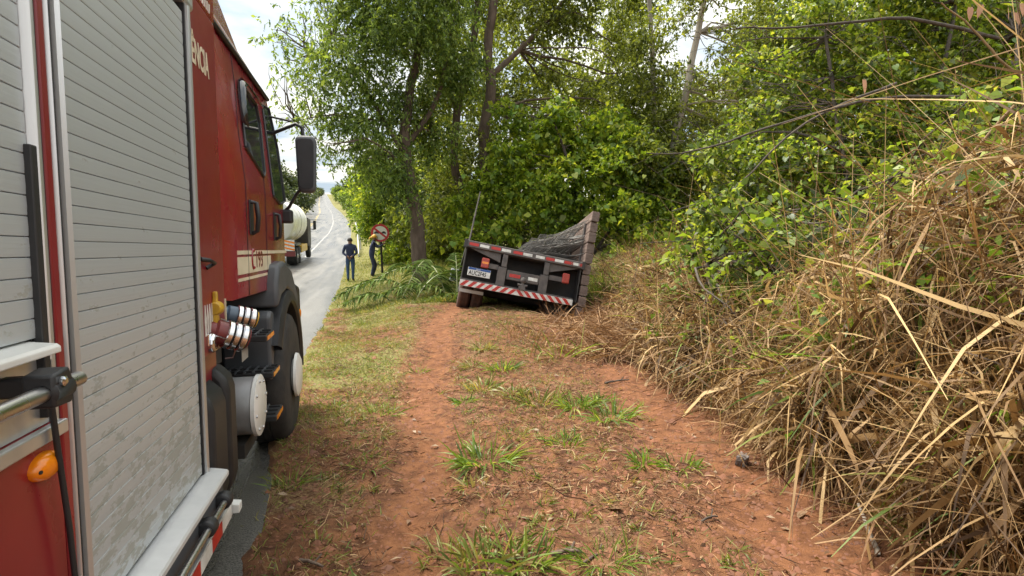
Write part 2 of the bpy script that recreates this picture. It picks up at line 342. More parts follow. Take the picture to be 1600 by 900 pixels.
def asphalt():
    m, N, L, b = newmat('wet_asphalt')
    tc = N.new('ShaderNodeTexCoord')
    n = N.new('ShaderNodeTexNoise'); n.inputs['Scale'].default_value = 120; n.inputs['Detail'].default_value = 6; L.new(tc.outputs['Object'], n.inputs['Vector'])
    mp = N.new('ShaderNodeMapping'); mp.inputs['Scale'].default_value = (1.6, .12, 1); L.new(tc.outputs['Object'], mp.inputs[0])
    n2 = N.new('ShaderNodeTexNoise'); n2.inputs['Scale'].default_value = 1.0; n2.inputs['Detail'].default_value = 6; L.new(mp.outputs[0], n2.inputs['Vector'])
    r = N.new('ShaderNodeValToRGB'); L.new(n.outputs[0], r.inputs[0]); e = r.color_ramp.elements
    e[0].position = .35; e[0].color = (.02, .02, .02, 1); e[1].position = .72; e[1].color = (.13, .127, .122, 1)
    r2 = N.new('ShaderNodeValToRGB'); L.new(n2.outputs[0], r2.inputs[0]); e = r2.color_ramp.elements
    e[0].position = .38; e[0].color = (.38, .37, .36, 1); e[1].position = .64; e[1].color = (1.5, 1.46, 1.4, 1)
    x = N.new('ShaderNodeMixRGB'); x.blend_type = 'MULTIPLY'; x.inputs[0].default_value = 1; L.new(r.outputs[0], x.inputs[1]); L.new(r2.outputs[0], x.inputs[2])
    # wet and dark near the truck; worn asphalt beyond painted paler for sky glare
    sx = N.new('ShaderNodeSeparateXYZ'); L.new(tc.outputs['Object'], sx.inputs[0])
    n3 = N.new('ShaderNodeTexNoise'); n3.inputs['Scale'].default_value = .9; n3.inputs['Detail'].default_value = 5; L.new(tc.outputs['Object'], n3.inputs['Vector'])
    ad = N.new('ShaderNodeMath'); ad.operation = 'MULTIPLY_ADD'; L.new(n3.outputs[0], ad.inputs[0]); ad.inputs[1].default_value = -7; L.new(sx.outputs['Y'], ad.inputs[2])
    dry = N.new('ShaderNodeMapRange'); dry.interpolation_type = 'SMOOTHSTEP'; L.new(ad.outputs[0], dry.inputs[0]); dry.inputs[1].default_value = 1.2; dry.inputs[2].default_value = 4.5  # rises with distance: brings in the painted glare and some roughness
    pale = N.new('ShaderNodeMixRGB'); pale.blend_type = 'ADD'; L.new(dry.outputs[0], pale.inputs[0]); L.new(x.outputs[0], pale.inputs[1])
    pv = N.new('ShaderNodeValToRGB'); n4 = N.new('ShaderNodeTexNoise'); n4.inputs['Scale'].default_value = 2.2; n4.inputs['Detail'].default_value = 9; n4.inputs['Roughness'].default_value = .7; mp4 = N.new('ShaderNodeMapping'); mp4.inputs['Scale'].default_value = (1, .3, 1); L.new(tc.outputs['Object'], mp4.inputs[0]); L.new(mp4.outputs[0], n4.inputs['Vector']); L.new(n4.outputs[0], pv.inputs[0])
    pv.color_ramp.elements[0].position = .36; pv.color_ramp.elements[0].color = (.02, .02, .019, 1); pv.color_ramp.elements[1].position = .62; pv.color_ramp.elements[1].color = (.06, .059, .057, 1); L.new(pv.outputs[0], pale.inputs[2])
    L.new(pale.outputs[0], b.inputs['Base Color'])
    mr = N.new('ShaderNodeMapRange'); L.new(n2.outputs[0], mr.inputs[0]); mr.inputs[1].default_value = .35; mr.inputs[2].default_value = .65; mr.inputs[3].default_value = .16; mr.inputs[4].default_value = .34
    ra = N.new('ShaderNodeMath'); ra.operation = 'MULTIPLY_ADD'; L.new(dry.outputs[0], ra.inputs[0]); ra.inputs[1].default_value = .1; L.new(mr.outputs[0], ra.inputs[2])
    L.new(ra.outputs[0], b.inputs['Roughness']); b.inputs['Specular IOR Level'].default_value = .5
    bp = N.new('ShaderNodeBump'); bp.inputs['Strength'].default_value = .6; bp.inputs['Distance'].default_value = .006; L.new(n.outputs[0], bp.inputs['Height']); L.new(bp.outputs[0], b.inputs['Normal'])
    return m
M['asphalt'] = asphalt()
M['roadpaint'] = pm('worn_road_paint', (.42, .41, .39), (.12, .118, .115), 7, .6, lo=.36, hi=.6)
M['roadyellow'] = pm('worn_yellow_paint', (.5, .36, .08), (.2, .17, .1), 7, .55, lo=.42, hi=.66)
_ys = np.concatenate([np.linspace(-60, 0, 20), np.arange(.1, 14, .1), 14 * np.geomspace(1, 1200 / 14, 260)])
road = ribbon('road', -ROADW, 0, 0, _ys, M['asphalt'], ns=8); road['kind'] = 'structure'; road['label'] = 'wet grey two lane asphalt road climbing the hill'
for nm, a, mt, dsh in (('edge_line', -3.05, 'roadpaint', None), ('edge_line', -ROADW + .5, 'roadpaint', None), ('centre_line', -6.45, 'roadyellow', None), ('centre_line', -6.75, 'roadyellow', lambda y: (np.floor(y / 6) % 2) == 0)):
    ribbon(nm, a, a + .13, .004, _ys, M[mt], dash=dsh).parent = road

# ------------------------------------------------------------------ fire truck (its right side runs along x = SX)
SX = -.72
FT = thing('fire_truck', 'red fire truck with roller shutters parked on the asphalt at left', 'fire truck', (-1.95, 3.0, 0))
def FY(px, py, X=SX): return float(onX(px, py, X)[1])
def FZ(px, py, X=SX): return float(onX(px, py, X)[2])
yS0, yS1 = FY(98, 200), FY(301, 390)             # main shutter
yL1 = FY(41, 200)                                # end of the rear shutter
yPan = FY(345, 300)                              # end of body panel
zS0, zTop = .575, 2.535
PITCH = .0453
# body shell, set in behind the shutters
MB().box(-3.2, SX - .05, -2.4, yPan, .62, 3.0).build('body', 'red_panel', FT, bevel=.01)
MB().box(-2.6, -1.1, -2.4, 5.2, .45, .9).build('chassis', 'dark', FT)
p = MB(); p.box(SX - .047, SX, yS1 + .045, yPan, 1.06, 2.66); p.build('side_panel', 'red_panel', FT, bevel=.012)
MB().box(SX - .047, SX + .004, FY(64, 200), FY(77, 200), .42, 2.62).build('pillar', 'red_panel', FT, bevel=.006)
lowp = MB().box(SX - .047, SX, -2.4, FY(64, 200) - .002, .42, 1.15).build('lower_panel', 'red_panel', FT, bevel=.006)
MB().box(SX - .046, SX - .004, -2.4, yL1 + .02, 1.152, 1.345).build('grey_panel', 'alu', FT)
MB().box(SX - .045, SX + .012, -2.4, yS1 + .12, 2.56, 2.66).build('gutter', 'alu', FT, bevel=.02, seg=3)
# shutters, slat by slat
def slat_mesh(length, name):
    h = PITCH; prof = [(-.012, .0004), (.001, .0004), (.0035, .0018), (.0042, h * .5), (.0035, h - .0022), (.001, h - .001), (-.012, h - .001)]
    b = MB(); b.prism(prof, 'Y', 0, length); return b.mesh(name, smooth=25)
def shutter(name, y0, y1, z0, n, label):
    sh = MB().box(SX - .046, SX - .02, y0 - .02, y1 + .02, z0 - .01, z0 + n * PITCH + .02).build(name, 'dark', FT); sh['label'] = label
    me = slat_mesh(y1 - y0, 'slat'); me.materials.append(M['slat']); rl = rootloc(FT)
    for i in range(n):
        o = link('slat', me, None, sh, (SX - .006 - rl.x, y0 - rl.y, z0 + i * PITCH - rl.z))
    return sh
nS = int((zTop - zS0) / PITCH)
shutter('roller_shutter', yS0, yS1, zS0, nS, 'dusty aluminium roller shutter of the middle locker')
nL = int((zTop - 1.352) / PITCH)
shutter('roller_shutter', -.6, yL1, 1.352, nL, 'aluminium roller shutter of the rear locker')
def rail(pa, pb, z0, z1, pr, mat='alu'):
    y0, y1 = FY(pa, 200), FY(pb, 200)
    MB().prism([(SX - .03, y0), (SX + pr * .6, y0 + .002), (SX + pr, (y0 + y1) / 2), (SX + pr * .6, y1 - .002), (SX - .03, y1)], 'Z', z0, z1).build('guide_rail', mat, FT, smooth=50)
rail(43, 50.5, 1.3, 2.56, .014); rail(51.5, 60, 1.15, 2.56, .008); rail(78, 81.5, .45, 2.56, .008); rail(88, 97, .45, 2.56, .016)
MB().box(SX - .03, SX + .001, FY(60, 200), FY(64, 200) - .001, 1.15, 2.56).build('rubber_seal', 'black', FT)
MB().box(SX - .03, SX + .001, FY(81.6, 200), FY(87.8, 200), .45, 2.56).build('rubber_seal', 'black', FT)
yr = FY(302, 390)
MB().box(SX - .03, SX + .004, yr, yr + .012, .5, 2.56).build('rubber_seal', 'black', FT)
MB().prism([(SX - .03, yr + .013), (SX + .012, yr + .015), (SX + .018, yr + .03), (SX + .012, yr + .045), (SX - .03, yr + .047)], 'Z', .5, 2.56).build('guide_rail', 'alu', FT, smooth=50)
MB().box(SX - .01, SX + .012, yL1 - .012, yL1 + .012, 1.17, 1.78).build('shutter_strap', 'black', FT, bevel=.003)
# sill under the main shutter, tube rail with clamps, reflective tape
SO = -.635
sill = MB(); sill.prism([(SX - .03, .556), (SX + .012, .57), (SX + .03, .567), (SO - .006, .556), (SO, .548), (SO, .532), (SO - .008, .53), (SX - .03, .53)], 'Y', yS0 - .35, yS1 + .075); sill.build('sill', 'sill', FT, smooth=30)
MB().box(SX - .03, SO - .02, yS0 - .35, yS1 + .05, .40, .529).build('sill_skirt', 'grey_plastic', FT)
bz, bxx = .465, SO + .012
MB().tube([(bxx, yS0 - .35, bz), (bxx, yS1 + .0, bz)], .014, 12).build('grab_rail', 'steel', FT, smooth=50)
for yy in (FY(325, 820, -.63), FY(352, 758, -.63) - .03):
    c = MB(); c.lathe([(-.03, .028), (-.022, .036), (.022, .036), (.03, .028)], 'Y', (bxx - .008, yy, bz), 14); c.box(SO - .05, bxx, yy - .028, yy + .028, bz - .03, bz + .03)
    c.build('rail_clamp', 'black', FT, smooth=40, bevel=.006)
tb = MB().box(SX - .02, SO + .004, yS0 - .35, yS1 + .10, .33, .398).build('tape_rail', 'alu', FT, bevel=.004)
yy = yS0 - .34; k = 0
while yy < yS1 + .06:
    MB().box(SO + .0045, SO + .0065, yy, min(yy + .148, yS1 + .095), .335, .393).build('tape_strip', ('tape_white', 'tape_red')[k % 2], tb); yy += .15; k += 1
MB().prism([(SX, .33), (SO + .03, .33), (SO + .03, .37), (SX, .39)], 'Y', yS1 + .105, yS1 + .16).build('rail_end', 'white', FT, bevel=.004)
# rear locker: ledge, tube handle, clamp, amber lamp, strap
MB().prism([(SX - .02, 1.349), (SX + .045, 1.342), (SX + .052, 1.336), (SX + .052, 1.322), (SX - .02, 1.318)], 'Y', -.6, FY(95, 545, SX + .05)).build('shutter_lip', 'white', FT, bevel=.003)
hx = SX + .085; hz = FZ(60, 619, hx)
MB().tube([(hx, -.6, hz), (hx, FY(123, 592, hx), hz)], .0165, 14).build('handle_tube', 'steel', FT, smooth=50)
yc = FY(78, 600, hx)
c = MB(); c.prism([(yc - .03, hz - .03), (yc + .035, hz - .034), (yc + .05, hz + .0), (yc + .03, hz + .045), (yc - .03, hz + .038)], 'X', hx - .034, hx + .022); c.box(SX - .004, hx - .03, yc - .008, yc + .026, hz - .012, hz + .03); c.lathe([(-.03, .024), (-.025, .028), (.04, .028), (.048, .022)], 'Y', (hx, yc, hz), 14)
cl = c.build('handle_clamp', 'black', FT, bevel=.008, smooth=40)
MB().lathe([(0, .011), (.006, .011), (.009, .006)], 'X', (hx + .0225, yc - .004, hz + .02), 10).build('bolt', 'chrome', cl)
for py_, pz_ in ((-.10, .0), (-.14, .0), (-.085, .03)):
    MB().lathe([(0, .009), (.004, .009), (.007, .004)], 'X', (SX - .003, yc + py_, 1.235 + pz_), 10).build('bolt', 'chrome', cl)
MB().box(SX, SX + .02, -.6, FY(90, 628), 1.118, 1.151).build('trim_strip', 'alu', FT, bevel=.004)
MB().tube([(SX + .03, FY(78, 615, SX + .03), hz - .03), (SX + .03, FY(90, 700, SX + .03), FZ(90, 700, SX + .03)), (SX + .025, FY(112, 820, SX + .03), FZ(112, 820, SX + .03)), (SX + .02, FY(127, 900, SX + .02), .44)], .0065, 8).build('strap', 'black', FT, smooth=60)
ya, za = FY(65, 728), FZ(65, 728)
lm = MB(); n = 22
ring = lambda s, x: [(SX + x, ya + .052 * s * math.cos(2 * math.pi * k / n), za + .031 * s * math.sin(2 * math.pi * k / n)) for k in range(n)]
vv = ring(1, .0) + ring(1, .008) + ring(.9, .018) + ring(.55, .026) + ring(.1, .028)
lm.add(vv, [(i * n + k, i * n + (k + 1) % n, (i + 1) * n + (k + 1) % n, (i + 1) * n + k) for i in range(4) for k in range(n)] + [tuple(range(4 * n, 5 * n))])
lamp = lm.build('marker_lamp', 'orange', FT, smooth=40)
MB().lathe([(0, .005), (.004, .004)], 'X', (SX + .018, ya - .042, za), 8).build('screw', 'dark', lamp)
# front side panel: lettering, hatched strip, door recess
text_mesh('ÊNCIA', .155, 'cream', 'lettering', FT, Vector((SX + .002, FY(292, 60) + .045, FZ(293, 88))) - rootloc(FT), (0, 1, 0), (0, 0, 1), bold=.003, squeeze=.56)
for i in range(10):
    y0 = yS1 + .07 + i * .034
    if y0 + .02 < yPan: MB().prism([(y0, 2.675), (y0 + .017, 2.675), (y0 + .027, 2.72), (y0 + .01, 2.72)], 'X', SX - .02, SX + .004).build('hatch_mark', 'tape_white', FT)
MB().box(SX - .047, SX + .001, yS1 + .05, yPan, 2.661, 2.80).build('roof_edge', 'red', FT, bevel=.01)
MB().tube([(SX + .002, FY(313, 405), FZ(313, 405)), (SX + .03, FY(316, 400), FZ(316, 407)), (SX + .03, FY(324, 410), FZ(324, 411)), (SX + .002, FY(322, 418), FZ(322, 419))], .01, 8).build('panel_latch', 'black', FT, smooth=60)
for i in range(6):
    y0 = FY(317, 455) + i * .036
    MB().prism([(y0, 1.16), (y0 + .02, 1.16), (y0 + .024, 1.24), (y0 + .012, 1.30), (y0, 1.24)], 'X', SX + .001, SX + .004).build('warning_mark', 'tape_white', FT)
MB().box(SX - .03, SX + .006, yPan - .02, yPan - .006, 1.06, 1.30).build('edge_trim', 'cream', FT)
# pump outlets in the gap behind the cab
MB().box(-2.9, SX - .12, yPan - .35, 3.35, .9, 1.15).build('pump_bay', 'dark', FT)
def outlet(px, py, X, d, mats, r):
    base = Vector(onX(px, py, X)); d = Vector(d).normalized(); o = None
    q = d.to_track_quat('Z', 'Y').to_matrix().to_4x4(); q.translation = base
    def part(prof, mat, name, par, n=18):
        b = MB(); b.lathe(prof, 'Z', (0, 0, 0), n); b.v = [tuple(q @ Vector(v)) for v in b.v]; return b.build(name, mat, par, smooth=35)
    o = part([(-.16, r * .8), (.0, r * .8), (.01, r), (.05, r)], mats[0], 'outlet', FT)
    z = .05
    for i in range(3):
        part([(z, r * 1.12), (z + .004, r * 1.22), (z + .022, r * 1.22), (z + .026, r * 1.12)], 'chrome', 'cap_ring', o); part([(z + .026, r), (z + .034, r)], mats[1], 'cap_groove', o); z += .033
    part([(z, r * .95), (z + .008, r * .9)], mats[2], 'cap_face', o)
    return o
o1 = outlet(352, 490, SX - .02, (.75, .35, -.25), ('blue', 'dark', 'yellow'), .048)
o2 = outlet(333, 517, SX + .0, (.7, .35, -.3), ('coupling_red', 'dark', 'coupling_red'), .056)
vv = Vector(onX(336, 482, SX + .01)); rl = rootloc(FT)
b = MB(); b.lathe([(-.02, .03), (.02, .036), (.05, .03)], 'Y', vv, 12); b.hexa([(vv.x - .012, vv.y - .02, vv.z - .09), (vv.x + .012, vv.y - .02, vv.z - .09), (vv.x + .012, vv.y + .03, vv.z - .09), (vv.x - .012, vv.y + .03, vv.z - .09)], [(vv.x - .01, vv.y + .0, vv.z + .08), (vv.x + .01, vv.y + .0, vv.z + .08), (vv.x + .01, vv.y + .02, vv.z + .08), (vv.x - .01, vv.y + .02, vv.z + .08)])
b.build('valve_lever', 'yellow', FT, bevel=.005, smooth=40)
b = MB(); b.box(SX - .05, SX + .012, FY(320, 480), FY(333, 480), 1.11, 1.17); b.lathe([(0, .045), (.03, .045), (.04, .035)], 'X', (SX - .01, FY(326, 500), 1.12), 14); b.build('gauge_block', 'chrome', FT, bevel=.004)
for (a, e) in (((345, 498), (372, 545)), ((338, 525), (352, 560))):
    A = Vector(onX(*a, SX + .03)); E_ = Vector(onX(*e, SX + .03)); mid = (A + E_) / 2 + Vector((.05, .06, -.02)); MB().tube([A, (A + mid) / 2 + Vector((.02, 0, .01)), mid, (mid + E_) / 2 + Vector((.01, 0, -.02)), E_], .0035, 6).build('chain', 'steel', FT, smooth=60)
# black tank with ribs
for y0, y1, xo, zz in ((yS1 + .12, FY(356, 640, -.70), -.70, .93), (FY(356, 640, -.70) + .015, FY(369, 630, -.70), -.695, .97)):
    b = MB(); r_ = .13; poly = []
    for (cx, cz, a0) in ((xo - r_, zz - r_, 0), (-1.3, zz - r_, 90), (-1.3, .26 + r_, 180), (xo - r_, .26 + r_, 270)):
        poly += [(cx + r_ * math.cos(R(a0 + t)), cz + r_ * math.sin(R(a0 + t))) for t in (0, 30, 60, 90)]
    b.prism(poly, 'Y', y0, y1); b.build('black_tank', 'black', FT, bevel=.03, seg=3, smooth=50)
# silver air tank across the chassis
ca = Vector(onX(408, 632, -.655)); ra = .178
b = MB(); b.lathe([(-.75, ra * .97), (-.02, ra * .97)], 'X', ca, 28); tk = b.build('air_tank', 'alu', FT, smooth=50)
b = MB(); b.lathe([(-.03, ra * 1.0), (-.025, ra * 1.04), (-.004, ra * 1.04), (0, ra * 1.0), (.002, .001)], 'X', ca, 28); b.build('end_plate', 'white', tk, smooth=40)
for k in range(8):
    a = k * math.pi / 4 + .2; MB().lathe([(0, .009), (.007, .008), (.008, .002)], 'X', (ca.x + .002, ca.y + ra * .85 * math.cos(a), ca.z + ra * .85 * math.sin(a)), 8).build('bolt', 'steel', tk)
MB().box(-1.4, -.72, ca.y - .16, ca.y + .18, ca.z - .27, ca.z - .19).build('tank_bracket', 'dark', FT)
# steps
for (px, py, x0) in ((428, 512, -.64), (437, 566, -.64), (442, 629, -.62)):
    q = onX(px, py, x0); y1 = q[1]; y0 = y1 - .28; z = q[2]; xin = -1.02
    st = MB().box(xin, x0, y0, y1, z - .05, z - .012).build('step', 'black', FT, bevel=.006)
    for k in range(6): MB().box(xin + .03 + k * .055, xin + .042 + k * .055, y0 + .01, y1 - .01, z - .0115, z).build('step_bar', 'grey_plastic', st)
    for k in range(3): MB().box(xin + .02, x0 - .01, y0 + .04 + k * .09, y0 + .05 + k * .09, z - .0113, z - .002).build('step_bar', 'black', st)
    MB().box(x0 + .0005, x0 + .003, y0 + .03, y1 - .02, z - .045, z - .018).build('reflector', 'orange', st)
for (px, py) in ((383, 556), (377, 506)):
    q = onX(px, py, -.78)
    for k in range(6): MB().prism([(q[1] + k * .03, q[2] - .04), (q[1] + k * .03 + .018, q[2] - .04), (q[1] + k * .03 + .02, q[2] + .01), (q[1] + k * .03 + .01, q[2] + .045), (q[1] + k * .03, q[2] + .01)], 'X', -.80, -.797).build('warning_mark', 'tape_white', FT)
MB().box(-1.5, -.985, 3.1, 3.78, .55, 1.06).build('step_box', 'dark', FT, bevel=.02)
# cab
YC0, YC1 = yPan + .03, 5.16
def cabx(z): return SX - .12 * max(0, z - 1.95)
def cab_ring(y, z0, z1, ins=0, zr=0):
    zs = [z0, (z0 + 1.5) / 2 if z0 < 1.4 else z0 + .05, 1.6, 1.95, 2.3, z1 - .12, z1 - .03, z1]
    r = [(cabx(z) - ins - (.03 if z == zs[-2] else .1 if z == zs[-1] else 0), z) for z in zs]
    return [(x, y, z) for x, z in r] + [(-3.9 - x, y, z) for x, z in reversed(r)]
secs = [(YC0, 1.30, 2.93, .10), (YC0 + .035, 1.285, 2.97, .03), (YC0 + .10, 1.275, 2.98, 0), (3.7, 1.265, 2.98, 0), (4.4, 1.255, 2.97, 0), (5.0, 1.25, 2.95, .0), (5.14, 1.25, 2.90, .04), (YC1 + .06, 1.25, 2.82, .14)]
b = MB(); vs_ = []; nn = 16
for y, z0, z1, ins in secs: vs_ += cab_ring(y, z0, z1, ins)
b.add(vs_, [(i * nn + k, i * nn + (k + 1) % nn, (i + 1) * nn + (k + 1) % nn, (i + 1) * nn + k) for i in range(len(secs) - 1) for k in range(nn)] + [tuple(range(nn)), tuple(range((len(secs) - 1) * nn, len(secs) * nn))])
cab_o = b.build('cab', 'red', FT, smooth=35)
# raised roof fairing
b = MB(); b.hexa([(-3.02, 3.06, 2.90), (-.88, 3.06, 2.90), (-.90, 4.98, 2.90), (-3.0, 4.98, 2.90)], [(-2.95, 3.1, 3.52), (-.95, 3.1, 3.52), (-1.0, 4.8, 3.12), (-2.9, 4.8, 3.12)]); b.build('roof_fairing', 'red', FT, bevel=.05, seg=3, smooth=50)
b = MB(); pts = [(cabx(2.8) + .012, YC0 + .12, 2.80), (cabx(2.8) + .014, 4.0, 2.805), (cabx(2.82) + .014, 4.95, 2.82)]; b.tube(pts, .016, 8); b.build('drip_rail', 'black', FT, smooth=60)
def side_poly(pts, off, name, mat, par=FT, th=.006):
    """polygon given as (y,z) lying on the cab side"""
    a = [(cabx(z) + off, y, z) for y, z in pts]; c = [(x - th, y, z) for x, y, z in a]; n = len(a)
    return MB().add(a + c, [tuple(range(n)), tuple(range(n, 2 * n))[::-1]] + [(i, (i + 1) % n, n + (i + 1) % n, n + i) for i in range(n)]).build(name, mat, par)
def seam(pts, par=FT): MB().tube([(cabx(z) + .0005, y, z) for y, z in pts], .004, 6).build('door_seam', 'dark', par)
g1, g2 = FY(387, 390), FY(417, 390)
seam([(g1, 1.27), (g1, 1.6), (g1 - .0, 1.95), (g1 + .05, 2.3), (g1 + .16, 2.55), (g1 + .2, 2.78)]); seam([(g2, 1.27), (g2, 1.95), (g2 + .12, 2.3), (g2 + .2, 2.78)])
w1 = side_poly([(3.70, 2.20), (3.80, 2.56), (3.9, 2.63), (4.36, 2.63), (4.40, 2.5), (4.27, 2.12), (4.2, 2.08)], .004, 'side_window', 'glass')
w2 = side_poly([(4.5, 1.97), (4.66, 2.7), (5.0, 2.76), (5.15, 2.45), (5.10, 1.98), (4.8, 1.93)], .004, 'side_window', 'glass')
for pts in ([(3.70, 2.20), (3.80, 2.56), (3.9, 2.63), (4.36, 2.63), (4.40, 2.5), (4.27, 2.12), (4.2, 2.08), (3.70, 2.20)], [(4.5, 1.97), (4.66, 2.7), (5.0, 2.76), (5.15, 2.45), (5.10, 1.98), (4.8, 1.93), (4.5, 1.97)]):
    MB().tube([(cabx(z) + .006, y, z) for y, z in pts], .010, 6).build('window_seal', 'black', FT)
b = MB(); arc = [(3.68, 2.36), (3.74, 2.54), (3.80, 2.64), (3.92, 2.69), (4.2, 2.69), (4.42, 2.66)]
a_ = [(cabx(z) + .01, y, z) for y, z in arc]; c_ = [(cabx(z) + .055, y, z - .045) for y, z in arc]
b.add(a_ + c_, [(i, i + 1, 6 + i + 1, 6 + i) for i in range(5)]); vo = b.build('wind_deflector', 'glass', FT, smooth=60); vo.modifiers.new('s', 'SOLIDIFY').thickness = .006
# door handles
for (yh, zh, s) in ((FY(392, 340), FZ(392, 340), 1), (FY(429, 354), FZ(429, 354), 1)):
    b = MB(); b.box(SX, SX + .008, yh - .055, yh + .055, zh - .11, zh + .11); h = b.build('door_handle', 'black', FT, bevel=.02)
    MB().tube([(SX + .008, yh - .03, zh + .095), (SX + .04, yh - .03, zh + .09), (SX + .05, yh - .03, zh), (SX + .04, yh - .02, zh - .085), (SX + .008, yh - .01, zh - .1)], .014, 8).build('grip', 'black', h, smooth=60)
# cream stripes and number
ys0 = FY(371, 412); ye = 5.08; rl = rootloc(FT)
for z0, z1, e in ((FZ(372, 398), FZ(372, 391.5), ye), (FZ(372, 430), FZ(372, 402), 4.30), (FZ(372, 441), FZ(372, 436), 4.15)):
    for a, c in ((ys0, g1 - .006), (g1 + .006, min(e, g2 - .006)), (g2 + .006, e)):
        if c > a: MB().box(SX - .001, SX + .003, a, c, z0, z1).build('stripe', 'cream', FT)
text_mesh('193', .15, 'red', 'lettering', FT, Vector((SX + .0045, g1 + .20, FZ(372, 430) + .03)) - rl, (0, 1, 0), (0, 0, 1), bold=.002, squeeze=1.1)
b = MB(); hc = (g1 + .12, FZ(372, 430) + .085)
b.tube([(SX + .005, hc[0] + .03 * math.cos(R(a)), hc[1] + .055 * math.sin(R(a))) for a in range(70, 300, 20)], [.013, .013] + [.007] * 8 + [.013, .013], 6); b.build('handset_emblem', 'red', FT)
# wheel, fender, bumper
WC = (0, 4.60, .52)
def wheel_parts(root, x_out, y, mats=('rubber', 'white'), r=.52, wd=.3, side=1, hub=True, zc=None, local=False):
    z = r if zc is None else zc; s = side
    b = MB(); prof = [(-wd, r * .58), (-wd, r * .86), (-wd * .93, r * .95), (-wd * .8, r), (-wd * .62, r), (-wd * .6, r * .985), (-wd * .57, r), (-wd * .42, r), (-wd * .4, r * .985), (-wd * .37, r), (-wd * .2, r), (-wd * .07, r * .95), (0, r * .86), (0, r * .60)]
    b.lathe([(t * s, q) for t, q in prof], 'X', (x_out, y, z), 44); ty = b.build('tyre', mats[0], root, smooth=35, local=local)
    b = MB(); b.lathe([(t * s, q) for t, q in [(-.05, r * .62), (-.02, r * .6), (-.03, r * .5), (-.09, r * .42), (-.08, r * .3), (-.01, r * .28), (.02, r * .2), (.025, .001)]], 'X', (x_out, y, z), 28); rm = b.build('rim', mats[1], ty, smooth=35, local=local)
    if hub:
        for k in range(10):
            a = k * math.pi / 5; b = MB(); b.lathe([(-.07 * s, .016), (-.035 * s, .013)], 'X', (x_out, y + r * .36 * math.cos(a), z + r * .36 * math.sin(a)), 6); b.build('wheel_nut', 'steel', ty, local=local)
    return ty
wheel_parts(FT, -.625, WC[1]); wheel_parts(FT, -3.28, WC[1], side=-1, hub=False)
wheel_parts(FT, -.80, -1.2); wheel_parts(FT, -3.1, -1.2, side=-1, hub=False)
b = MB(); b.lathe([(0, .18), (.02, .175), (.035, .14), (.04, .001)], 'X', (-.605, WC[1], WC[2]), 32); b.build('wheel_cover', 'white', FT, smooth=40)
b = MB()
b.lathe([(-.36, .60), (-.36, .70), (-.0, .70), (.02, .66), (.02, .615), (0, .60), (-.36, .60)], 'X', (-.64, WC[1], WC[2]), 24, R(-5), R(150)); b.build('mudguard', 'black', FT, smooth=35)
b = MB(); b.prism([(4.12, 1.30), (4.22, 1.44), (4.5, 1.46), (4.85, 1.38), (5.2, 1.14), (5.2, 1.0), (4.9, 1.16), (4.6, 1.23), (4.3, 1.20), (4.12, 1.12)], 'X', -1.0, -.645); b.build('fender_cover', 'grey_plastic', FT, bevel=.03, seg=3, smooth=40)
b = MB(); b.prism([(3.98, .62), (4.04, .62), (4.14, .9), (4.14, 1.10), (4.04, 1.12), (3.98, 1.08)], 'X', -1.0, -.68); b.build('mudguard_panel', 'grey_plastic', FT, bevel=.025, seg=3)
b = MB(); b.prism([(5.18, .38), (5.5, .38), (5.54, .6), (5.46, 1.2), (5.24, 1.24), (5.2, .9)], 'X', -3.26, -.66); b.build('bumper', 'black', FT, bevel=.04, seg=3)
MB().lathe([(0, .04), (.015, .04), (.022, .03)], 'X', (-.659, 5.3, .95), 14).build('side_marker', 'orange', FT, smooth=40)
# mirror
mc = onY(478, 257, 4.9)
mh = MB(); poly = []
hw, hh, r_ = .088, .243, .045
for cx, cz, a0 in ((hw - r_, hh - r_, 0), (-hw + r_ + .006, hh - r_, 90), (-hw + r_ + .02, -hh + r_, 180), (hw - r_ - .012, -hh + r_, 270)):
    poly += [(mc[0] + cx + r_ * math.cos(R(a0 + t)), mc[2] + cz + r_ * math.sin(R(a0 + t))) for t in (0, 30, 60, 90)]
mh.prism(poly, 'Y', mc[1] - .035, mc[1] + .075); mo = mh.build('mirror', 'grey_plastic', FT, bevel=.03, seg=3, smooth=50)
mi = MB(); mi.prism([(mc[0] + (x - mc[0]) * .8, mc[2] + (z - mc[2]) * .88) for x, z in poly], 'Y', mc[1] - .038, mc[1] - .03); mi.build('mirror_face', 'black', mo, bevel=.002)
A = np.array((cabx(2.55), 5.0, 2.55)); T = onY(474, 200, 4.93)
MB().tube([A, (A * .5 + T * .5) + np.array((0, 0, .03)), T + np.array((-.06, 0, .03)), T + np.array((-.01, 0, .0)), T + np.array((0, 0, -.12))], .016, 8).build('mirror_arm', 'black', FT, smooth=60)
MB().tube([A + np.array((0, -.1, .12)), T + np.array((-.1, 0, .05))], .009, 8).build('mirror_stay', 'black', FT, smooth=60)
Bm = onY(478, 297, 4.93)
MB().tube([(SX - .02, 5.0, 1.86), (SX + .05, 4.98, 1.92), Bm + np.array((-.08, 0, -.04)), Bm + np.array((0, 0, .06))], .014, 8).build('mirror_arm', 'black', FT, smooth=60)
MB().box(SX - .02, SX + .075, 4.96, 5.06, 1.78, 1.90).build('mirror_mount', 'black', FT, bevel=.02)

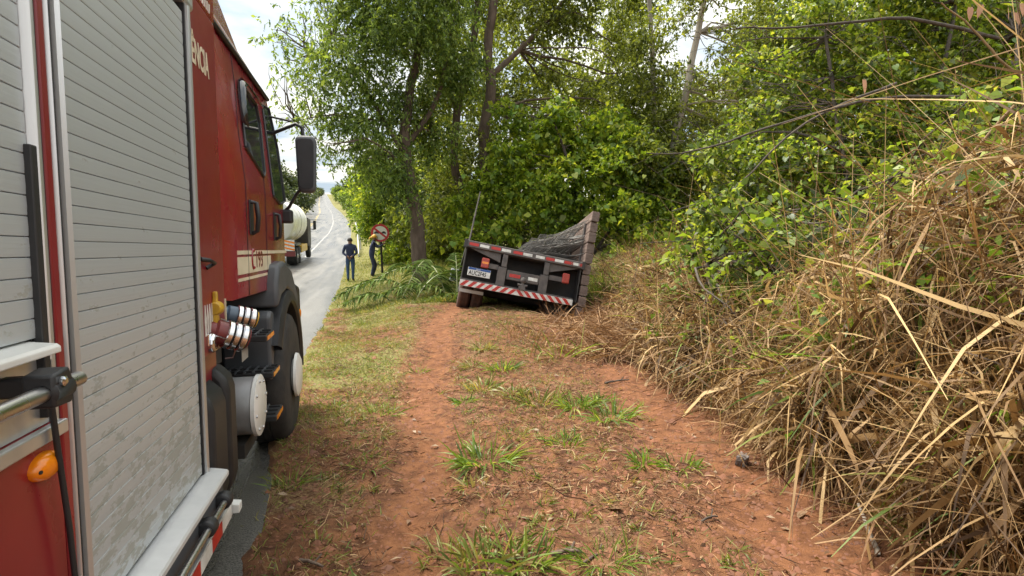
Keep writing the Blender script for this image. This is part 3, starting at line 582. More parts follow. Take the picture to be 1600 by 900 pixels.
# ------------------------------------------------------------------ flatbed truck in the ditch (local: x right, y forward, z up)
FBY = 10.6
c_ = onY(821, 397, FBY)
FROT = Euler((R(-10), R(11), R(-9)))
ctr = FROT.to_matrix() @ Vector((0, 0, 1.34))
FB = thing('flatbed_truck', 'dark flatbed truck tipped into the ditch, seen from behind, with red and white tape', 'truck', Vector(c_) - ctr, FROT)
M['frame'] = pm('dusty_dark_steel', (.030, .028, .028), (.055, .047, .043), 6, .65)
M['frame_lt'] = pm('dusty_grey_steel', (.085, .075, .072), (.14, .12, .11), 8, .7)
M['wood'] = pm('weathered_wood', (.13, .09, .075), (.22, .16, .135), 7, .85, bump=.4, bscale=60, stretch=(1, .2, 3))
M['mudtyre'] = pm('muddy_tyre', (.10, .05, .033), (.05, .032, .026), 8, .9, bump=.3, bscale=40)
M['lampred'] = pm('tail_lamp_red', (.45, .06, .04), (.32, .04, .03), 20, .3)
M['platewhite'] = pm('plate_white', (.72, .72, .70), (.6, .6, .58), 20, .45)
M['plateblue'] = pm('plate_blue', (.02, .09, .32), (.02, .07, .26), 20, .45)
M['text_black'] = pm('lettering_black', (.02, .02, .022), (.03, .03, .03), 20, .5)
lb = dict(local=True)
bed = MB().box(-1.25, 1.25, .02, 5.0, 1.24, 1.38).build('bed_floor', 'frame', FB, **lb)
bm_ = MB().box(-1.25, 1.25, -.05, .018, 1.255, 1.395).build('rear_beam', 'frame_lt', FB, bevel=.012, **lb)
x = -1.19; k = 0
for x0, kind in ((-1.19, 'r'), (-.97, 'w'), (-.73, 'r'), (-.51, 'w'), (-.26, 'r'), (-.05, 'w'), (.22, 'w'), (.44, 'r'), (.63, 'w'), (.84, 'r'), (.99, 'w'), (1.05 + .10, 'r')):
    MB().box(x0, x0 + (.195 if x0 < 1 else .08), -.0535, -.0505, 1.295, 1.355).build('tape_strip', 'tape_red' if kind == 'r' else 'tape_white', bm_, **lb)
for s in (-1, 1): MB().box(s * 1.25 - .02 * s, s * 1.30, -.06, .05, 1.24, 1.41).build('beam_end', 'frame', FB, **lb)
for x in (-.42, .48):
    MB().box(x - .085, x + .085, .0, 5.0, .56, .98).build('chassis_rail', 'frame', FB, **lb)
    MB().box(x - .10, x + .08, -.04, .0, .57, .97).build('rail_end', 'frame_lt', FB, bevel=.01, **lb)
    MB().box(x - .04, x + .07, -.035, .02, .98, 1.25).build('riser', 'frame_lt', FB, bevel=.008, **lb)
MB().box(-.32, .38, -.02, .04, .74, .94).build('crossmember', 'frame_lt', FB, bevel=.01, **lb)
for xa, xb, sg in ((-1.15, -.5, 1), (1.2, .56, -1)): MB().prism([(xa, 1.25), (xb, 1.25), (xb, 1.06)], 'Y', .0, .05).build('gusset', 'frame_lt', FB, **lb)
MB().box(-1.24, 1.24, .30, .36, .55, 1.24).build('shade_panel', 'dark', FB, **lb)  # dark sheet added to stand for the shade under the bed
for s in (-1, 1): MB().box(s * 1.22, s * 1.24, .0, .36, .52, 1.25).build('side_plate', 'frame', FB, **lb)
bu = MB().box(-1.25, 1.13, -.10, .0, .50, .56).box(-1.25, 1.13, -.02, .25, .565, .60).build('bumper_bar', 'frame_lt', FB, **lb)
MB().box(-1.25, 1.13, -.115, -.10, .435, .555).build('bumper_plate', 'tape_white', FB, **lb)
for i in range(15):
    x0 = -1.25 + i * .165; sh = .11 if x0 < -.1 else -.11
    poly = [(max(-1.25, min(1.13, u)), v) for u, v in ((x0 + max(0, sh), .552), (x0 + max(0, sh) + .085, .552), (x0 + max(0, -sh) + .085, .438), (x0 + max(0, -sh), .438))]
    if poly[1][0] - poly[0][0] > .02 and poly[2][0] - poly[3][0] > .02: MB().prism(poly, 'Y', -.1185, -.1155).build('bumper_stripe', 'tape_red', bu, **lb)
for x, w_ in ((-.80, .16), (.93, .15)):
    lp = MB().box(x - w_ / 2, x + w_ / 2, -.06, .02, .88, 1.09).build('tail_lamp', 'lampred', FB, bevel=.02, seg=3, **lb)
    MB().box(x - w_ / 2 + .012, x + w_ / 2 - .012, -.064, -.0605, .965, 1.01).build('indicator_lens', 'orange' if x < 0 else 'lampred', lp, **lb)
    a, c = (x + w_ / 2, -.52) if x < 0 else (.58, x - w_ / 2)
    MB().box(a, c, -.01, .03, .90, 1.0).build('lamp_bracket', 'frame_lt', FB, **lb)
pl = MB().box(-1.13, -.66, -.09, -.08, .67, .84).build('licence_plate', 'platewhite', FB, bevel=.004, **lb)
MB().box(-1.125, -.665, -.0935, -.0905, .795, .838).build('plate_band', 'plateblue', pl, **lb)
text_mesh('AUC2F45', .125, 'text_black', 'plate_number', pl, (-1.105, -.0925, .69), (1, 0, 0), (0, 0, 1), bold=.002, squeeze=.72)
text_mesh('BRASIL', .034, 'platewhite', 'plate_country', pl, (-.965, -.0950, .803), (1, 0, 0), (0, 0, 1), squeeze=1)
MB().box(-.26, -.03, -.0245, -.0205, .80, .87).build('reflector', 'tape_red', FB, **lb); MB().box(.14, .34, -.0245, -.0205, .80, .87).build('reflector', 'tape_white', FB, **lb)
b = MB(); b.box(-.03, .09, -.16, .0, .56, .66); b.lathe([(0, .035), (.06, .03), (.09, .055), (.13, .06), (.17, .045), (.19, .001)], 'Z', (.03, -.12, .64), 12); b.tube([(-.07, -.13, .66), (.13, -.13, .66)], .022, 8); b.build('tow_hitch', 'frame_lt', FB, smooth=40, **lb)
for s in (-1, 1):
    for xo in (1.21, .93):
        b_ = xo if s > 0 else -(xo - .25)
        wheel_parts(FB, s * xo, 1.0, ('mudtyre', 'frame_lt'), r=.5, wd=.255, side=s, hub=False, zc=.50, local=True)
    wheel_parts(FB, s * 1.15, 5.2, ('mudtyre', 'frame_lt'), r=.5, wd=.27, side=s, hub=False, zc=.5, local=True)
    MB().box(s * 1.22, s * .70, .42, .44, .36 if s < 0 else .2, .43).build('mud_flap', 'white' if s < 0 else 'black', FB, **lb)
MB().tube([(-1.0, 1.0, .5), (1.0, 1.0, .5)], .1, 10).build('axle', 'frame', FB, **lb)
# right hand side gate: stacked boards hung on the bed
gt = MB().box(1.33, 1.40, .2, 4.6, .25, 2.5).build('side_gate', 'frame', FB, **lb)
for i in range(10):
    z = .22 + i * .235; j = random.uniform(-.012, .012)
    b = MB(); n = 6; j -= .010 * max(0, 3 - i); prof = [(1.29 + j, z + .006), (1.31 + j, z), (1.43 + j, z + .002), (1.455 + j, z + .02), (1.46 + j, z + .195), (1.44 + j, z + .215), (1.31 + j, z + .217), (1.29 + j, z + .22)]
    b.prism(prof, 'Y', .0 + random.uniform(-.03, .03), 4.7); b.build('plank', 'wood', gt, bevel=.008, **lb)
for y in (.35, 1.4, 2.5, 3.6): MB().box(1.25, 1.288, y, y + .09, 1.38, 2.35).build('gate_stake', 'frame_lt', FB, **lb)
for (y, h, r_) in ((.1, 1.12, .016), (.55, .75, .012), (1.6, .6, .010)): MB().tube([(-1.2, y, 1.39), (-1.185, y + .02, 1.39 + h * .5), (-1.16, y + .05, 1.39 + h)], [r_, r_, r_ * .7], 8).build('stake', 'frame_lt', FB, **lb)
# front: cab
b = MB(); b.prism([(5.05, .75), (6.9, .75), (7.0, 1.2), (6.85, 1.7), (6.5, 2.3), (5.2, 2.35), (5.05, 2.25)], 'X', -1.12, 1.12); cb = b.build('cab', 'white', FB, bevel=.06, seg=3, **lb)
MB().box(-.95, .95, 5.03, 5.045, 1.65, 2.15).build('rear_window', 'glass', cb, **lb)
for s in (-1, 1):
    MB().prism([(5.4, 1.6), (6.6, 1.6), (6.4, 2.15), (5.45, 2.15)], 'X', s * 1.122, s * 1.13).build('side_window', 'glass', cb, **lb)
b = MB(); b.box(-1.47, -1.25, 4.2, 4.26, .98, 1.36); mr_ = b.build('mirror', 'white', FB, bevel=.04, seg=3, **lb)
MB().box(-1.44, -1.25, 4.19, 4.199, 1.03, 1.31).build('mirror_face', 'glass', mr_, **lb)
MB().tube([(-1.3, 4.23, 1.2), (-1.2, 4.6, 1.3), (-1.12, 5.2, 1.35)], .015, 6).build('mirror_arm', 'black', FB, **lb)
# load: bent wire mesh panels heaped against the gate
M['wire'] = pm('grey_wire', (.22, .215, .21), (.34, .33, .32), 20, .6, .3)
def mesh_panel(seed, lean):
    rg = random.Random(seed); b = MB(); L_, W_ = 3.6, 1.15; ph = rg.uniform(0, 6)
    def P(u, v):
        # u along y, v across and up: curls up towards the gate
        xx = v * W_ * math.cos(lean * v); zz = W_ * v * math.sin(lean * v) + .05 * math.sin(u * 2.1 + ph) + .03 * math.sin(v * 7 + ph * 2)
        return (xx, u, zz)
    nu, nv = 26, 9
    for i in range(nu): b.tube([P(i * L_ / (nu - 1), j / 7) for j in range(8)], .010, 3, cap=False)
    for j in range(nv): b.tube([P(i * L_ / 10, j / (nv - 1)) for i in range(11)], .010, 3, cap=False)
    return b.mesh('wire_mesh_panel')
mp_ = [mesh_panel(s, l) for s, l in ((1, .08), (2, .18), (3, .28))]
for m_ in mp_: m_.materials.append(M['wire'])
base = Matrix.Translation(FB.location) @ FROT.to_matrix().to_4x4()
rg = random.Random(5)
for i in range(9):
    lm_ = Matrix.Translation((.08 + .02 * i + rg.uniform(-.1, .08), .15 + rg.uniform(0, .5), 1.43 + i * .05)) @ Euler((R(rg.uniform(-1, 3)), R(rg.uniform(-5, 2) - i * 1.1), R(rg.uniform(-5, 5)))).to_matrix().to_4x4()
    o = link('wire_mesh_panel', mp_[i % 3]); o.matrix_world = base @ lm_
    tag(o, 'bent grey wire mesh panel in the heap loaded on the tipped flatbed', 'wire mesh', 'wire mesh panels heaped on the flatbed')

# ------------------------------------------------------------------ tanker on the road
ty0 = 31.0; tz0 = float(rz(33)); slope = math.atan((float(rz(41)) - float(rz(31))) / 10)
tx = float(onY(462, 400, ty0)[0]) - 1.25
TK = thing('tanker_truck', 'white tanker truck driving away up the road beside the fire truck', 'truck', (tx, ty0, tz0 - .05), (slope, 0, R(.6)))
M['tank'] = pm('tank_white', (.78, .78, .75), (.66, .65, .6), 1.2, .35, rvar=.1)
n = 36; b = MB(); ring = lambda y, s: [(1.24 * s * math.cos(2 * math.pi * k / n), y, 2.45 + 1.28 * s * math.sin(2 * math.pi * k / n)) for k in range(n)]
st_ = [(0, .02), (-.0, .6), (.04, .88), (.12, .97), (.3, 1.0), (6.9, 1.0), (7.05, .95), (7.15, .6)]; vv = []
for y, s in st_: vv += ring(y, s)
b.add(vv, [(i * n + k, i * n + (k + 1) % n, (i + 1) * n + (k + 1) % n, (i + 1) * n + k) for i in range(len(st_) - 1) for k in range(n)] + [tuple(range(n)), tuple(range((len(st_) - 1) * n, len(st_) * n))])
tko = b.build('tank', 'tank', TK, smooth=35, local=True)
for y in (1.9, 3.6, 5.3):
    b = MB(); n2 = 36; r1 = [(1.25 * math.cos(2 * math.pi * k / n2), 2.45 + 1.29 * math.sin(2 * math.pi * k / n2)) for k in range(n2)]; b.prism(r1, 'Y', y, y + .06); b.build('tank_band', 'frame_lt' if y == 3.6 else 'tank', tko, smooth=40, local=True)
MB().box(-.35, .35, .5, 6.6, 3.72, 3.78).build('walkway', 'white', TK, local=True)
for y in (1.2, 3.2, 5.2): MB().lathe([(0, .28), (.12, .28), (.16, .2)], 'Z', (0, y, 3.78), 14).build('hatch', 'steel', TK, local=True)
MB().box(-.5, .5, .2, 9.4, .85, 1.2).build('chassis', 'frame', TK, local=True)
MB().box(-1.25, 1.25, -.12, .0, .55, .82).build('bumper', 'coupling_red', TK, local=True)
for s in (-1, 1):
    pb = MB().box(s * 1.22, s * .72, -.10, -.06, .85, 1.45).build('warning_board', 'tape_white', TK, local=True)
    for k in range(3): MB().prism([(s * 1.22, .86 + k * .19), (s * .72, .98 + k * .19), (s * .72, 1.07 + k * .19), (s * 1.22, .95 + k * .19)], 'Y', -.106, -.1015).build('warning_stripe', 'orange', pb, local=True)
    MB().box(s * .7, s * .5, -.13, -.121, .60, .74).build('tail_lamp', 'tape_red', TK, local=True)
    for y in (1.0, 2.25): wheel_parts(TK, s * 1.25, y, ('rubber', 'steel'), wd=.55, side=s, hub=False, zc=.52, local=True)
    wheel_parts(TK, s * 1.25, 8.6, ('rubber', 'steel'), side=s, hub=False, zc=.52, local=True)
    MB().box(s * 1.24, s * .8, 3.2, 6.6, .6, 1.05).build('side_box', 'yellow' if s > 0 else 'frame', TK, bevel=.03, local=True)
    MB().prism([(.4, 1.1), (.6, 1.22), (2.7, 1.22), (2.9, 1.1)], 'X', s * 1.25, s * .7).build('mudguard', 'black', TK, local=True)
    mm_ = MB().box(s * 1.62, s * 1.42, 9.1, 9.2, 1.95, 2.6).build('mirror', 'black', TK, bevel=.03, local=True)
    MB().tube([(s * 1.2, 9.2, 2.0), (s * 1.5, 9.15, 1.95)], .03, 6).build('mirror_arm', 'black', TK, local=True)
b = MB(); b.prism([(7.6, .8), (9.6, .8), (9.7, 1.5), (9.5, 2.7), (7.7, 2.8), (7.6, 2.6)], 'X', -1.22, 1.22); b.build('cab', 'frame', TK, bevel=.08, seg=3, local=True)
# far lorry near the crest
fy = 560.; fx = float(xr(fy)) - 4.2; FL = thing('distant_truck', 'tiny grey truck far off at the crest of the road', 'truck', (fx, fy, float(rz(fy))), (R(6), 0, R(4)))
MB().box(-1.5, 1.5, 0, 7, 1.2, 4.2).build('cargo_box', 'frame_lt', FL, bevel=.1, local=True); MB().box(-1.4, 1.4, 7.2, 9.5, .6, 3.4).build('cab', 'blue', FL, bevel=.2, local=True)
for s in (-1, 1):
    for y in (1.2, 8): wheel_parts(FL, s * 1.4, y, ('rubber', 'steel'), side=s, hub=False, zc=.5, local=True)

# ------------------------------------------------------------------ road sign, guard rail
SGY = 22.2
sc_ = onY(594, 364, SGY); sb = onY(598, 426, SGY)
sb[2] = float(gz(sb[0], sb[1]))
SG = thing('road_sign', 'round white sign with red ring and red bar on a dark post', 'road sign', sb)
top = Vector(sc_) - Vector(sb)
M['signred'] = pm('sign_red', (.55, .03, .035), (.42, .03, .03), 12, .4); M['signwhite'] = pm('sign_white', (.78, .78, .76), (.66, .66, .62), 6, .4)
MB().tube([(0, 0, -.3), (top.x * .5, .03, top.z * .5), (top.x + .02, .03, top.z + .35)], .045, 10).build('post', 'dark', SG, smooth=50, local=True)
rs = .37
dsc = MB().lathe([(0, .001), (0, rs), (.006, rs), (.006, .001)], 'Y', (top.x, top.y - .03, top.z), 40).build('sign_disc', 'signwhite', SG, local=True)
MB().lathe([(-.003, rs * .76), (-.003, rs * .99), (-.0005, rs * .99), (-.0005, rs * .76), (-.003, rs * .76)], 'Y', (top.x, top.y - .031, top.z), 40).build('sign_ring', 'signred', dsc, local=True)
q = rs * .76
for sx_, sc2 in ((-.155, 1), (.155, 1)):
    prof = [(-.12, -.05), (-.12, .02), (-.075, .03), (-.055, .085), (.055, .085), (.075, .03), (.12, .02), (.12, -.05), (.09, -.05), (.09, -.085), (.05, -.085), (.05, -.05), (-.05, -.05), (-.05, -.085), (-.09, -.085), (-.09, -.05)]
    MB().prism([(top.x + sx_ * .92 + x * .8, top.z + .01 + z * .62) for x, z in prof], 'Y', top.y - .034, top.y - .032).build('car_symbol', 'text_black', dsc, local=True)
a = R(-38); ca_, sa_ = math.cos(a), math.sin(a)
MB().prism([(top.x + u * ca_ - v * sa_, top.z + u * sa_ + v * ca_) for u, v in ((-q - .02, -.038), (q + .02, -.038), (q + .02, .038), (-q - .02, .038))], 'Y', top.y - .0385, top.y - .036).build('sign_bar', 'signred', dsc, local=True)
gy = np.linspace(40, 92, 14); GR = thing('guard_rail', 'pale metal guard rail beginning on the grass beyond the sign', 'guard rail', (float(xr(40)) + .7, 40, float(gz(xr(40) + .7, 40))))
M['galv'] = pm('galvanised', (.62, .62, .6), (.5, .5, .48), 3, .5, .3)
b = MB(); vv = []; prof = [(-.0, .28), (.05, .20), (0, .12), (-.0, .10), (0, .08), (.05, .0), (0, -.06)]
for y in gy:
    x0 = float(xr(y)) + .75; z0 = float(gz(x0, y)) + .55 * float(sst(39.5, 46, y)); vv += [(x0 - u, y, z0 + v) for u, v in prof]
k = len(prof); b.add(vv, [(i * k + j, i * k + j + 1, (i + 1) * k + j + 1, (i + 1) * k + j) for i in range(len(gy) - 1) for j in range(k - 1)]); br = b.build('rail_beam', 'galv', GR, smooth=60); br.modifiers.new('s', 'SOLIDIFY').thickness = .02
for y in gy[2:]:
    x0 = float(xr(y)) + .85; z0 = float(gz(x0, y)); MB().box(x0, x0 + .12, y - .06, y + .06, z0 - .1, z0 + .8).build('rail_post', 'galv', GR)

# ------------------------------------------------------------------ people (one skinned body each)
def person(name, label, loc, rz_, joints, edges, zones, extra):
    P_ = thing(name, label, 'person', loc, (0, 0, rz_))
    names = list(joints); me = bpy.data.meshes.new('body'); me.from_pydata([joints[n][:3] for n in names], [(names.index(a), names.index(b)) for a, b in edges], [])
    o = bpy.data.objects.new('body', me); COL.objects.link(o)
    sk = o.modifiers.new('skin', 'SKIN'); sk.use_smooth_shade = True; o.modifiers.new('sub', 'SUBSURF').levels = 2
    for i, n in enumerate(names):
        v = me.skin_vertices[0].data[i]; rr = joints[n][3]; v.radius = rr if isinstance(rr, tuple) else (rr, rr); v.use_root = n == 'pelvis'
    dg = bpy.context.evaluated_depsgraph_get(); m2 = bpy.data.meshes.new_from_object(o.evaluated_get(dg)); bpy.data.objects.remove(o)
    m2.name = 'body'; m2.materials.clear(); mats = []
    for f in m2.polygons:
        k = zones(f.center)
        if k not in mats: mats.append(k); m2.materials.append(M[k])
        f.material_index = mats.index(k); f.use_smooth = True
    bo = link('body', m2, None, P_)
    extra(P_); return P_
M['navy'] = pm('navy_cloth', (.022, .03, .07), (.035, .045, .095), 9, .85, bump=.3, bscale=14)
M['denim'] = pm('blue_trousers', (.025, .06, .14), (.04, .085, .18), 9, .85, bump=.3, bscale=14)
M['skin'] = pm('skin', (.22, .11, .07), (.17, .085, .055), 14, .55)
M['hair'] = pm('dark_hair', (.012, .01, .009), (.02, .016, .014), 40, .7, bump=.4)
M['boot'] = pm('black_boots', (.012, .012, .012), (.03, .027, .025), 14, .6)
M['helmet'] = pm('yellow_helmet', (.65, .38, .03), (.5, .27, .02), 9, .4)
ED = [('pelvis', 'waist'), ('waist', 'chest'), ('chest', 'neck'), ('neck', 'head'), ('head', 'crown')] + [e for s in 'lr' for e in (('chest', 'sh' + s), ('sh' + s, 'el' + s), ('el' + s, 'wr' + s), ('wr' + s, 'ha' + s), ('pelvis', 'hip' + s), ('hip' + s, 'kn' + s), ('kn' + s, 'an' + s), ('an' + s, 'toe' + s))]
def fingers(P_, hand, dirv, side):
    d = Vector(dirv).normalized(); a = d.cross(Vector((0, 0, 1))); a = a.normalized() if a.length > .1 else Vector((1, 0, 0))
    b = MB()
    for k, ln in enumerate((.065, .075, .07, .055)):
        st = Vector(hand) + a * (k - 1.5) * .02; b.tube([st - d * .02, st + d * ln * .5, st + d * ln + Vector((0, 0, -.02))], [.01, .009, .007], 6)
    st = Vector(hand) - a * .035; b.tube([st, st - a * .03 + d * .02, st - a * .03 + d * .05], [.011, .01, .008], 6)
    b.build('fingers', 'skin', P_, smooth=60, local=True)
def head_bits(P_, c, face):
    f = Vector(face).normalized(); s = f.cross(Vector((0, 0, 1)))
    b = MB(); c = Vector(c); b.tube([c + f * .085 + Vector((0, 0, .03)), c + f * .115 - Vector((0, 0, .015)), c + f * .09 - Vector((0, 0, .03))], [.008, .016, .008], 6)
    for k in (-1, 1): b.tube([c + s * .075 * k + Vector((0, 0, .025)), c + s * .09 * k, c + s * .075 * k - Vector((0, 0, .03))], [.008, .016, .008], 6)
    b.build('nose_and_ears', 'skin', P_, smooth=60, local=True)
    for k in (-1, 1):
        b = MB(); b.lathe([(-.01, .002), (-.006, .009), (.006, .009), (.01, .002)], 'Z', c + f * .088 + s * .033 * k + Vector((0, 0, .02)), 8); b.build('eye', 'hair', P_, smooth=60, local=True)
    b = MB(); b.tube([c + f * .088 + s * t - Vector((0, 0, .058)) for t in (-.025, 0, .025)], .006, 5); b.build('mouth', 'coupling_red', P_, smooth=60, local=True)
def dome(P_, c, r, name, mat, zmin, face=None, brim=0, tilt=0):
    b = MB(); prof = [(zmin * r, r * math.sqrt(max(.01, 1 - zmin * zmin)))] + [(r * math.sin(R(t)), r * math.cos(R(t))) for t in range(0, 90, 15) if math.sin(R(t)) > zmin] + [(r, .002)]
    b.lathe(prof, 'Z', c, 16)
    if brim: b.lathe([(zmin * r - .005, r * 1.0), (zmin * r - .01, r * brim), (zmin * r + .005, r * brim), (zmin * r + .01, r)], 'Z', c, 16)
    return b.build(name, mat, P_, smooth=50, local=True)
# 1: seen from behind, hands clasped at the back (faces +y)
j = {'pelvis': (0, 0, .93, (.15, .11)), 'waist': (0, .0, 1.10, (.15, .10)), 'chest': (0, .0, 1.33, (.17, .11)), 'neck': (0, .02, 1.49, .055), 'head': (0, .04, 1.60, .088), 'crown': (0, .03, 1.70, .07)}
for s, k in (('l', -1), ('r', 1)):
    j.update({'sh' + s: (.19 * k, 0, 1.40, .075), 'el' + s: (.27 * k, -.06, 1.13, .055), 'wr' + s: (.09 * k, -.17, .99, .04), 'ha' + s: (.02 * k, -.19, .95, .038),
              'hip' + s: (.10 * k, 0, .86, .10), 'kn' + s: (.10 * k, .01, .48, .07), 'an' + s: (.09 * k, -.01 + .03 * k, .07, .05), 'toe' + s: (.11 * k, .14 + .03 * k, .03, .035)})
def z1(c):
    if c.z > 1.49: return 'skin'
    if c.z < .1: return 'boot'
    if c.z < .90 and c.y > -.135: return 'denim'
    if c.y < -.15 and c.z < 1.03 and abs(c.x) < .10: return 'skin'
    return 'navy'
p1 = onY(548, 438, 22.0); p1[2] = float(gz(p1[0], p1[1]))
def e1(P_): fingers(P_, (.0, -.20, .93), (.1, 0, -1), 1); head_bits(P_, (0, .04, 1.61), (0, 1, 0)); dome(P_, (0, .025, 1.635), .105, 'hair', 'hair', -.25)
person('person', 'person in navy jacket and blue trousers, hands clasped behind the back, on the road edge', p1, R(-4), j, ED, z1, e1)
# 2: in profile, facing right, both hands up on the sign post
j = {'pelvis': (-.05, 0, .92, (.12, .14)), 'waist': (-.02, .0, 1.09, (.11, .14)), 'chest': (.02, 0, 1.32, (.125, .165)), 'neck': (.06, 0, 1.48, .055), 'head': (.09, 0, 1.59, .088), 'crown': (.08, 0, 1.69, .07)}
for s, k in (('l', 1), ('r', -1)):
    j.update({'sh' + s: (.03, .18 * k, 1.39, .072), 'el' + s: (.22, .20 * k, 1.20, .052), 'wr' + s: (.40, .07 * k, 1.32, .038), 'ha' + s: (.47, .03 * k, 1.37, .038),
              'hip' + s: (-.05, .09 * k, .85, .10), 'kn' + s: (.08 + .05 * k, .09 * k, .48, .07), 'an' + s: (-.03 + .04 * k, .08 * k, .07, .05), 'toe' + s: (.12 + .04 * k, .09 * k, .03, .035)})
def z2(c):
    if c.z > 1.49: return 'skin'
    if c.z < .1: return 'boot'
    if c.x > .40 and c.z > 1.2: return 'skin'
    return 'navy'
p2 = onY(583, 435, 22.1); p2[2] = float(gz(p2[0], p2[1]))
def e2(P_):
    fingers(P_, (.47, .03, 1.38), (.5, 0, .5), 1); fingers(P_, (.47, -.03, 1.36), (.5, 0, .5), -1); head_bits(P_, (.09, 0, 1.60), (1, 0, -.1)); dome(P_, (.075, 0, 1.62), .112, 'cap', 'helmet', -.1, brim=1.12)
    b = MB(); b.tube([(-.02, 0, 1.62), (-.10, .01, 1.58), (-.14, .0, 1.5)], [.04, .03, .01], 6); b.build('cap_flap', 'helmet', P_, smooth=60, local=True)
person('person', 'person in navy overalls and yellow cap holding the sign post', p2, R(6), j, ED, z2, e2)

# ------------------------------------------------------------------ vegetation generators (numpy)
def nrm(a): return a / np.maximum(np.linalg.norm(a, axis=-1, keepdims=True), 1e-9)
def leaf_quads(base, d, ln, wd, rg, fold=.25, up=None):
    """one folded diamond per leaf"""
    n = len(base); rv = rg.normal(size=(n, 3)); rv[:, 2] = np.abs(rv[:, 2]) + .5 if up is None else rv[:, 2]
    side = nrm(np.cross(d, rv)); nn = np.cross(side, d)
    ln = np.asarray(ln)[:, None]; wd = np.asarray(wd)[:, None]
    mid = base + d * ln * .45
    V = np.stack([base, mid + side * wd * .5 + nn * wd * fold, base + d * ln - nn * ln * .08, mid - side * wd * .5 + nn * wd * fold], 1)
    return V.reshape(-1, 3), np.arange(n * 4).reshape(n, 4)
def twig_leaves(tb, td, tl, nl, ln, wd, rg, droop=.3, spread=.9):
    """leaves set along twigs"""
    n = len(tb); t = (np.arange(nl) + rg.random((n, nl))) / nl
    pos = tb[:, None] + td[:, None] * (tl[:, None] * t)[..., None]; pos[..., 2] -= droop * .5 * (tl[:, None] * t * t)
    rv = rg.normal(size=(n, nl, 3)); d = nrm(td[:, None] * .6 + rv * spread + np.array([0, 0, -droop]))
    k = n * nl; sc = np.clip(rg.lognormal(-.08, .36, k), .4, 1.9)
    return leaf_quads(pos.reshape(-1, 3), d.reshape(-1, 3), ln * sc, wd * sc * rg.uniform(.8, 1.2, k), rg)
def cloud(clumps, dens, nl, tl, ln, wd, rg, droop=.3, shell=.55):
    """clumps: (x,y,z, rx,ry,rz, weight) -> twig starts spread through uneven ellipsoids"""
    B, D, T = [], [], []
    for (x, y, z, a, b, c, wgt) in clumps:
        n = max(3, int(dens * wgt * (a * b * c) ** (2 / 3)))
        u = nrm(rg.normal(size=(n, 3))); r = rg.random(n) ** shell
        lump = .75 + .5 * vnoise(u[:, 0] * 2.3 + x * 3 + 50, u[:, 2] * 2.3 + u[:, 1] * 1.7 + z * 3 + 50)
        p = u * (r * lump)[:, None] * np.array([a, b, c]) + np.array([x, y, z])
        B.append(p); D.append(nrm(u * .6 + rg.normal(size=(n, 3)) * .6 + np.array([0, 0, -droop * .6 + .15]))); T.append(rg.uniform(.5, 1.3, n) * tl)
    return twig_leaves(np.concatenate(B), np.concatenate(D), np.concatenate(T), nl, ln, wd, rg, droop), np.concatenate(B)
def blades(base, d, ln, wd, rg, nseg=3, droop=.5, tip=.15, kink=0):
    n = len(base); t = np.linspace(0, 1, nseg + 1)
    ln = np.broadcast_to(ln, (n,)); wd = np.broadcast_to(wd, (n,)); droop = np.broadcast_to(droop, (n,))
    side = nrm(np.cross(d, rg.normal(size=(n, 3))))
    p = base[:, None] + d[:, None] * (ln[:, None] * t)[..., None]; p[..., 2] -= droop[:, None] * ln[:, None] * t * t
    if kink:
        tk = rg.uniform(.25, .8, n); kv = rg.normal(size=(n, 3)) * (rg.random(n) < .6)[:, None] * kink; kv[:, 2] -= kink * .5
        p = p + kv[:, None] * (np.clip(t[None] - tk[:, None], 0, None) * ln[:, None])[..., None]
    wv = np.where(t < .5, .75 + .5 * t, 1.0) * np.interp(t, [0, .55, 1], [1, 1, tip])
    o = side[:, None] * (wd[:, None] * .5 * wv)[..., None]
    V = np.stack([p - o, p + o], 2).reshape(-1, 3)
    i = (np.arange(n) * (nseg + 1) * 2)[:, None] + (np.arange(nseg) * 2)[None]
    F = np.stack([i, i + 1, i + 3, i + 2], -1).reshape(-1, 4); return V, F
def cull(VF, per, lim=-.45):
    """drop blades that fall too far out over the wheel track"""
    V, F = VF; k = (per + 1) * 2; W = V.reshape(-1, k, 3); out = (W[..., 0] - bankx(W[..., 1])).min(1); near = np.linalg.norm(W - np.array([0, 0, CAMH]), axis=2).min(1)
    keep = (out > lim - .35 * RNG.random(len(out))) & (near > 1.7) & (W[..., 1].min(1) > .3); W = W[keep]; n = len(W)
    i = (np.arange(n) * k)[:, None] + (np.arange(per) * 2)[None]; return W.reshape(-1, 3), np.stack([i, i + 1, i + 3, i + 2], -1).reshape(-1, 4)
def merge(parts):
    V = []; F = []; k = 0
    for v, f in parts: V.append(v); F.append(f + k); k += len(v)
    return np.concatenate(V), np.concatenate(F)
def stuff(name, VF, mat, label, cat=None):
    o = link(name, npmesh(name, *VF), mat); o['kind'] = 'stuff'; o['label'] = label
    if cat: o['category'] = cat
    return o
M['bark'] = pm('bark', (.075, .05, .036), (.14, .10, .075), 7, .9, bump=.8, bscale=26, stretch=(1, 1, .35))
M['bark_pale'] = pm('pale_bark', (.24, .21, .17), (.36, .32, .27), 6, .9, bump=.5, bscale=24, stretch=(1, 1, .35))
M['bark_dark'] = pm('dark_bark', (.055, .042, .034), (.10, .08, .065), 9, .9, bump=.6, bscale=26, stretch=(1, 1, .35))
M['leaf_a'] = leafmat('roadside_tree_leaf', [(.055, .085, .026), (.10, .16, .04), (.18, .26, .06), (.32, .40, .12)], .5, nscale=.45)
M['leaf_dk'] = leafmat('dark_tree_leaf', [(.05, .065, .02), (.10, .13, .028), (.18, .22, .042), (.33, .36, .085)], .5, nscale=.4)
